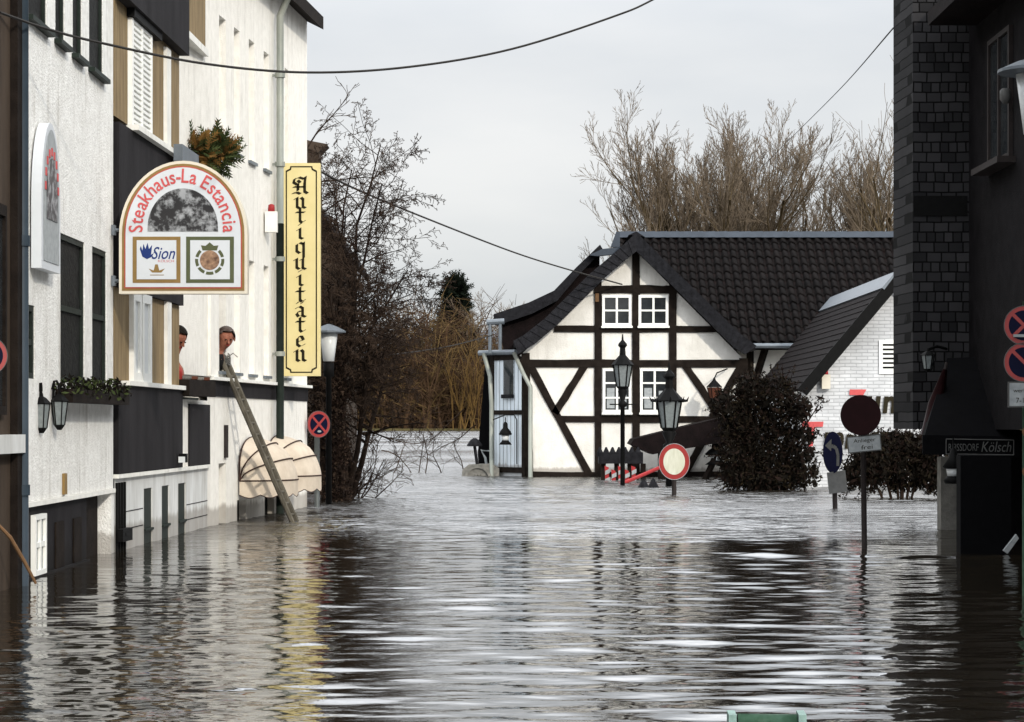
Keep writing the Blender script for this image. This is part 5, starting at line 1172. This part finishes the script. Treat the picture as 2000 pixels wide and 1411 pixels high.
# ------------------------------------------------------------------ brown gabled house behind the left tree
YK = 52.0
bk = thing('brown_gabled_house', 'dark brown gabled house half hidden by the bare tangled tree', 'house', (W(620, 0, YK).x, YK, -1))
K = lambda px, py, y=YK: W(px, py, YK) + Vector((0, y - YK, 0))
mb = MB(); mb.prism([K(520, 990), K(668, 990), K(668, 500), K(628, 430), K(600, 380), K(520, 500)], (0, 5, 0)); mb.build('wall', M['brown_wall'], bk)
for pts in ([(596, 372), (640, 432), (694, 512), (690, 522), (636, 442), (594, 384)], [(596, 372), (500, 520), (504, 526), (598, 386)]):
    mb = MB(); mb.prism([K(x, y, YK - .3) for x, y in pts], (0, 5.6, 0)); mb.build('roof', M['roof_dark'], bk)
mb = MB(); mb.prism([K(588, 400, YK + 1), K(618, 400, YK + 1), K(616, 275, YK + 1), K(588, 272, YK + 1)], (0, .6, 0)); mb.prism([K(584, 276, YK + .9), K(614, 290, YK + .9), K(632, 272, YK + .9), K(600, 266, YK + .9), K(584, 262, YK + .9)], (0, .8, 0)); mb.build('chimney', M['brown_wall'], bk)

# ------------------------------------------------------------------ bare trees
class Tree:
    def __init__(s, seed): s.rng = random.Random(seed); s.out = []
    def grow(s, p, d, L, r, lvl, maxl, o):
        rg = s.rng; n = max(3, int(L / o['seg'])); n = min(n, 9); pts, rad = [p.copy()], [r]
        tip = o['tip'] if lvl < maxl else .45
        for i in range(n):
            w = o['wob'] * (1 + .3 * lvl)
            d = (d + Vector((rg.gauss(0, w), rg.gauss(0, w), rg.gauss(0, w))) + Vector((0, 0, o['trop'][min(lvl, len(o['trop']) - 1)]))).normalized()
            p = p + d * L / n; pts.append(p.copy()); rad.append(max(o['rmin'], r * (1 - (1 - tip) * (i + 1) / n)))
        s.out.append((lvl, pts, rad))
        if lvl >= maxl: return
        k = o['kids'][lvl]; k = int(k) + (rg.random() < k - int(k))
        for j in range(k):
            f = o['from'][min(lvl, len(o['from']) - 1)]; t = f + (1 - f) * (j + rg.random()) / k
            x = t * n; i = min(int(x), n - 1); q = pts[i].lerp(pts[i + 1], x - i); dd = (pts[i + 1] - pts[i]).normalized()
            a = R(rg.uniform(*o['ang'])); ax = dd.cross(Vector((rg.gauss(0, 1), rg.gauss(0, 1), rg.gauss(0, 1))))
            if ax.length < .01: continue
            nd = Matrix.Rotation(a, 3, ax.normalized()) @ dd
            if 'flat' in o: nd.y *= o['flat']; nd.normalize()
            s.grow(q, nd, L * o['ratio'] * rg.uniform(.7, 1.15) * ((o['tap'][0] - o['tap'][1] * t) if 'tap' in o and lvl == 0 else (1.15 - .45 * t)), rad[i] * o['rr'], lvl + 1, maxl, o)
    def build(s, root, tm, cm, cut=2):
        a, b = MB(), MB()
        for lvl, pts, rad in s.out: (a if lvl < cut else b).tube(pts, rad, 6 if lvl == 0 else 5 if lvl == 1 else 3, cap=lvl < 2)
        a.build('trunk', tm, root, True); b.build('crown', cm, root)
oF = dict(seg=.6, wob=.07, trop=[.03, .10, .13, .12, .10], kids=[10, 8, 6, 4], ang=(16, 40), ratio=.46, rr=.55, rmin=.009, tip=.35)
oF['from'] = [.25, .2, .15, .1]
def bare_tree(label, px, Y, ptop, seed, stems, spread, r0, opt, maxl=4, tm='bark_far', cm='twig_far', zb=.4, frac=.70, name='bare_tree', group=None, cut=2):
    b = W(px, 0, Y); b.z = zb; H = W(0, ptop, Y).z - zb; rt = thing(name, label, 'tree', b, group); T = Tree(seed)
    for k in range(stems):
        th = (k + .5 * T.rng.random()) / stems * 2 * math.pi; sp_k = T.rng.uniform(.35, 1.1); d = Vector((math.sin(th) * spread * sp_k, math.cos(th) * spread * .7, 1)).normalized()
        T.grow(b + Vector((math.sin(th), math.cos(th), 0)) * .15, d, H * frac * T.rng.uniform(.92, 1.06) * (1.03 - .16 * sp_k * abs(math.sin(th))), r0 * T.rng.uniform(.8, 1.1), 0, maxl, opt)
    T.build(rt, M[tm], M[cm], cut); return rt
GT = 'bare trees behind the pantile roof'
bare_tree('large round bare tree rising above the left half of the pantile roof', 1385, 112, 150, 27, 15, .28, .19, oF, group=GT)
bare_tree('bare tree joining the large round one above the middle of the pantile roof', 1482, 116, 165, 35, 9, .30, .19, oF, group=GT)
bare_tree('bare tree close to the dark house at the right end of the pantile roof', 1694, 108, 200, 42, 8, .22, .18, oF, group=GT)
bare_tree('thin bare sapling seen just above the left end of the roof ridge', 1248, 118, 400, 51, 3, .04, .10, oF, 3, group=GT, frac=.75)
bare_tree('low bushy bare tree between the two crowns above the roof ridge', 1562, 120, 375, 57, 3, .14, .10, oF, 3, 'bark_far', 'twig_far', group=GT, frac=.7)
bare_tree('bare tree reaching above the dark house edge with long thin leaders', 1790, 100, 150, 66, 3, .14, .13, oF, 2, group=GT, frac=.8)

# tangled tree in front of the brown gabled house
oL = dict(seg=.35, wob=.12, trop=[.02, -.03, -.06, -.06, -.05], kids=[17, 10, 7, 2], ang=(30, 80), ratio=.36, tap=(1.15, .62), rr=.5, rmin=.0055, tip=.14)
oL['from'] = [.40, .1, .1, .1]
YT = 46.0; b = W(655, 0, YT); b.z = -.6
rt = thing('tangled_bare_tree', 'dense tangled bare tree with arching dark twigs beside the yellow sign', 'tree', b); T = Tree(77)
for k, (dx, f) in enumerate(((-.06, .72), (.02, .88), (.05, .78), (.10, .72), (.15, .62), (-.02, 1.0), (.06, .66), (.20, .52), (.03, .92), (-.10, .82))):
    d = Vector((dx, (k % 3 - 1) * .15, 1)).normalized()
    T.grow(b + Vector((-.2 + .05 * k, .1 * (k % 4), 0)), d, 8.0 * f, .085, 0, 4, oL)
T.build(rt, M['bark'], M['twig'])
# slender twigs that reach past the corner of the cream house
oS = dict(seg=.4, wob=.10, trop=[-.015, -.01, .03], kids=[7, 4], ang=(20, 50), ratio=.42, rr=.5, rmin=.006, tip=.3); oS['from'] = [.2, .2]
b2 = W(585, 0, 46.5); b2.z = -.6
rt = thing('slender_bare_tree', 'slim bare tree whose top twigs show past the corner of the cream house', 'tree', b2); T = Tree(81)
T.grow(b2, Vector((.02, 0, 1)), 7.2, .08, 0, 2, oS)
for z, d in ((7.0, (.9, 0, .1)), (6.2, (.8, .1, .5)), (7.6, (.5, 0, .9)), (5.6, (1, 0, .1)), (5.2, (.9, .1, .5))): T.grow(b2 + Vector((.1, 0, z)), Vector(d).normalized(), 1.5, .022, 0, 2, oS)
T.build(rt, M['bark'], M['twig'], 1)
# ivy on the trunk
iv = thing('ivy_shrub', 'dark reddish ivy mass at the foot of the tangled tree behind the no-stopping sign', 'shrub', W(640, 985, 45.4)); rng = random.Random(8); mb = MB()
for k in range(90):
    f_ = rng.random() * 1.35; px = 592 + 75 * rng.random() + 12 * (1 - f_); py = 985 - 270 * f_; leaves(mb, W(px, py, 45.2 + rng.uniform(-.4, .5)), (.22, .25, .25), 110, .075, rng, (0, 0, 1), droop=.4)
mb.build('foliage', [M['ivy'], M['twig']], iv)
mb = MB()
for k in range(5): mb.tube([W(620 + 12 * k, 1000, 45.3), W(615 + 14 * k, 850, 45.3), W(612 + 15 * k, 720, 45.4)], [.05, .04, .02], 5)
mb.build('stem', M['bark'], iv)
# low twiggy scrub at the water
oW = dict(seg=.2, wob=.14, trop=[.0, -.02, -.02], kids=[6, 4, 2], ang=(20, 60), ratio=.5, rr=.55, rmin=.005, tip=.35); oW['from'] = [.2, .1]
for px, Y, lab, sd_, sp in ((690, 47.0, 'sprawling leafless bush over the water right of the no-stopping pole', 91, .9), (655, 46.4, 'low leafless bush at the foot of the tangled tree', 92, .6)):
    b = W(px, 0, Y); b.z = -.2; rt = thing('twiggy_bush', lab, 'shrub', b); T = Tree(sd_)
    for k in range(8): T.grow(b + Vector((T.rng.uniform(-.3, .3), T.rng.uniform(-.3, .3), 0)), Vector((T.rng.uniform(-.4, 1.3) * sp, T.rng.uniform(-.5, .5), .9)).normalized(), T.rng.uniform(.7, 1.5), .018, 0, 2, oW)
    T.build(rt, M['twig'], M['twig'], 1)
b = W(745, 0, 70); b.z = .2; rt = thing('twiggy_bush', 'thin leafless bush hanging over the bright open river', 'shrub', W(850, 900, 71)); T = Tree(95)
for px, py, d in ((740, 850, (1, 0, -.5)), (745, 880, (1, 0, -.1)), (905, 800, (-.7, 0, -.8)), (930, 830, (-.8, 0, -.5)), (830, 930, (.1, 0, 1)), (815, 940, (.4, 0, .9)), (905, 935, (-.2, 0, 1)), (760, 940, (.3, 0, 1)), (870, 940, (-.4, 0, 1))):
    T.grow(W(px, py, 71), Vector(d).normalized(), 1.5, .022, 0, 2, oW)
T.build(rt, M['twig'], M['twig'], 1)

# ---- far thicket across: one mass that nobody could count
rng = random.Random(17); mb = MB()
def stalk(x, Y, h, mi, lean=.15):
    p = Vector((x, Y, .3)); d = Vector((rng.gauss(0, lean), 0, 1)).normalized(); pts = [p]; n = 4
    for i in range(n): d = (d + Vector((rng.gauss(0, .12), rng.gauss(0, .1), -.02 * i))).normalized(); p = p + d * h / n; pts.append(p)
    mb.tube(pts, [.25, .2, .15, .1, .06], 3, mi, False)
    for _ in range(9):
        i = rng.randint(0, n - 1); q = pts[i].lerp(pts[i + 1], rng.random()); e_ = Vector((rng.gauss(0, .8), rng.gauss(0, .5), rng.uniform(.0, 1))).normalized(); l_ = h * rng.uniform(.15, .4)
        mb.tube([q, q + e_ * l_ * .5 + Vector((0, 0, .05)), q + e_ * l_ + Vector((0, 0, -.08 * l_))], [.11, .08, .045], 3, mi, False)
        for __ in range(3):
            f_ = Vector((rng.gauss(0, 1), rng.gauss(0, .6), rng.gauss(.2, .7))).normalized(); q2 = q + e_ * l_ * rng.uniform(.3, 1); mb.tube([q2, q2 + f_ * l_ * .45], [.06, .035], 3, mi, False)
for k in range(1500):
    px = rng.uniform(560, 1040); Y = rng.uniform(494, 560); x = (px - CX) / F * Y
    top = 640 + 40 * math.sin(px * .021) + 18 * math.sin(px * .09) + (30 if px < 700 else 0) - 25 * math.exp(-((px - 900) / 50) ** 2); h = (W(0, top, Y).z - .3) * rng.choice((rng.uniform(.2, .5), rng.uniform(.45, 1.05)))
    stalk(x, Y, h, 1 if rng.random() < .22 else 0)
tag(mb.build('thicket', [M['thicket'], M['thicket2']]), kind='stuff')
b = W(903, 0, 491); b.z = .3; rt = thing('willow_bush', 'yellow-stemmed willow bush on the far bank by the dark side wall', 'shrub', b); T = Tree(101)
oY = dict(seg=2.6, wob=.07, trop=[.05, .03], kids=[6], ang=(10, 30), ratio=.55, rr=.6, rmin=.05, tip=.3); oY['from'] = [.2]
for k in range(13): T.grow(b + Vector((T.rng.uniform(-3.8, 3.8), T.rng.uniform(-2, 2), 0)), Vector((T.rng.gauss(0, .16), T.rng.gauss(0, .1), 1)).normalized(), T.rng.uniform(8, 17), .14, 0, 1, oY)
T.build(rt, M['willow'], M['willow'], 1)
# conifer
Yc = 545.0; b = W(890, 0, Yc); b.z = .4; H = W(0, 545, Yc).z - .4; cf = thing('conifer_tree', 'dark conifer standing above the brown thicket left of the house roof', 'tree', b)
mb = MB(); mb.tube([b, b + Vector((0, 0, H))], [.7, .1], 8); mb.build('trunk', M['bark'], cf); mb = MB(); rng = random.Random(31)
for k in range(62):
    f_ = k / 62; z = b.z + H * (.28 + .71 * f_); R_ = 4 * (1.25 * (1 - f_) ** .7 + .2) * rng.uniform(.6, 1.2); t = rng.uniform(0, 6.28)
    sprays(mb, (b.x + math.cos(t) * R_ * .6, b.y + math.sin(t) * R_ * .6, z - .12 * R_), (R_ * .6, R_ * .5, 1.0), 60, rng, 2.3, (0,), .15)
mb.build('crown', M['conifer'], cf)
GF = 'thin bare trees on the far bank'
oR = dict(oF); oR.update(seg=2.4, rmin=.035)
for px, Y, top, sd_, lab in ((948, 520, 548, 61, 'pale bare tree right of the conifer'), (1000, 530, 560, 62, 'faint bare tree just left of the swept roof'), (780, 515, 575, 63, 'brown bare tree between the tangled tree and the conifer'), (840, 510, 600, 64, 'low bare tree touching the left of the conifer')):
    bare_tree(lab, px, Y, top, sd_, 3, .16, .40, oR, 3, 'bark_far', 'twig_far' if px > 900 else 'twig', group=GF, frac=.7)

# ---- evergreen bushes on the right
def evergreen(label, blobs, Y, seed, size=.11, dens=1.0):
    rng = random.Random(seed); c = W(blobs[0][0], 960, Y); c.z = -.3; rt = thing('evergreen_bush', label, 'shrub', c); mb = MB()
    for px, py, rx, ry, n in blobs: 
        c0_ = W(px, py, Y + rng.uniform(-.3, .3)); leaves(mb, c0_, (rx * Y / F, .5, ry * Y / F), int(n * dens * 1.0), size * .78, rng, (0, 0, 0, 1, 2), droop=.9)
        leaves(mb, c0_, (rx * .8 * Y / F, .45, ry * .85 * Y / F), int(n * dens * .22), size * 1.7, rng, (0, 0, 1), droop=.6)
        for _ in range(int(n * dens / 38)):                  # ragged shoots with their own leaves
            v = Vector((rng.gauss(0, 1), rng.gauss(0, .6), rng.gauss(.25, 1))).normalized(); p0_ = c0_ + Vector((v.x * rx * Y / F, v.y * .5, v.z * ry * Y / F)) * rng.uniform(.55, .95); ln = rng.uniform(.18, .5)
            d_ = (v + Vector((rng.gauss(0, .4), 0, rng.gauss(-.1, .5)))).normalized(); mb.tube([p0_, p0_ + d_ * ln], [.008, .003], 3, 1, False)
            for q_ in range(9): leaves(mb, p0_ + d_ * ln * q_ / 9, (.04, .04, .04), 2, size * .62, rng, (0, 1, 2), droop=.5)
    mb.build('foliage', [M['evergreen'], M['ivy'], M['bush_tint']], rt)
    mb = MB()
    for px, py, rx, ry, n in blobs: mb.tube([(c.x, Y, -.8), W((px + blobs[0][0]) / 2, (py + 960) / 2, Y), W(px, py, Y)], [.035, .025, .01], 5)
    mb.build('stem', M['bark'], rt)
bl_ = [(1490, 880, 62, 85, 3200), (1440, 830, 40, 60, 1500), (1520, 790, 46, 60, 1500), (1470, 770, 45, 45, 900), (1560, 890, 34, 75, 1500), (1430, 910, 30, 55, 1100), (1415, 785, 20, 26, 260), (1560, 800, 26, 30, 400), (1585, 845, 16, 14, 90), (1575, 790, 16, 16, 60), (1500, 935, 85, 32, 2000), (1400, 790, 14, 12, 60), (1455, 745, 22, 20, 160), (1600, 790, 8, 22, 40), (1592, 930, 12, 25, 120)]
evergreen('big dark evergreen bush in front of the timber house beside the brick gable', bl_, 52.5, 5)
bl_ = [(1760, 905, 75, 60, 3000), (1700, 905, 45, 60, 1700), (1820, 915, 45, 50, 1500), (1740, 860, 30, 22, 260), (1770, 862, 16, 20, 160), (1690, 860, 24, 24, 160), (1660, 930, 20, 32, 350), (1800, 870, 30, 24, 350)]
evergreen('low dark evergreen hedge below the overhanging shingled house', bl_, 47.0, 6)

# ------------------------------------------------------------------ cables
def cable(label, pts, r=.012):
    mb = MB(); n = len(pts); out = []
    for i in range(n - 1):
        p0, p1, p2, p3 = pts[max(i - 1, 0)], pts[i], pts[i + 1], pts[min(i + 2, n - 1)]
        for k in range(8):
            t = k / 8; out.append(.5 * ((2 * p1) + (p2 - p0) * t + (2 * p0 - 5 * p1 + 4 * p2 - p3) * t * t + (3 * p1 - p0 - 3 * p2 + p3) * t ** 3))
    out.append(pts[-1]); mb.tube(out, r, 5); tag(mb.build('overhead_cable', M['cable']), label, 'cable')
cable('thick overhead cable sagging across the top of the street', [W(0, 25, 20.8), W(95, 58, 21.8), W(200, 85, 22.6), W(400, 125, 24), W(600, 142, 25.5), W(800, 131, 27), W(1000, 96, 28.5), W(1200, 32, 30), W(1290, -8, 31), W(1500, -120, 33)], .014)
cable('overhead cable running down from the tangled tree to the timber gable', [W(592, 318, 42), W(700, 372, 47), W(850, 434, 54), W(1000, 492, 60), W(1100, 524, 63.5), W(1215, 556, 65.9)], .022)
cable('thin cable rising from behind the roof to the dark house', [W(1745, 55, 31.5), W(1640, 175, 60), W(1540, 275, 90), W(1480, 335, 105)], .011)
cable('thin dark cable slung low from the brown house to the timber house corner', [W(690, 700, 52), W(790, 690, 57), W(880, 676, 62), W(962, 655, 67)], .016)
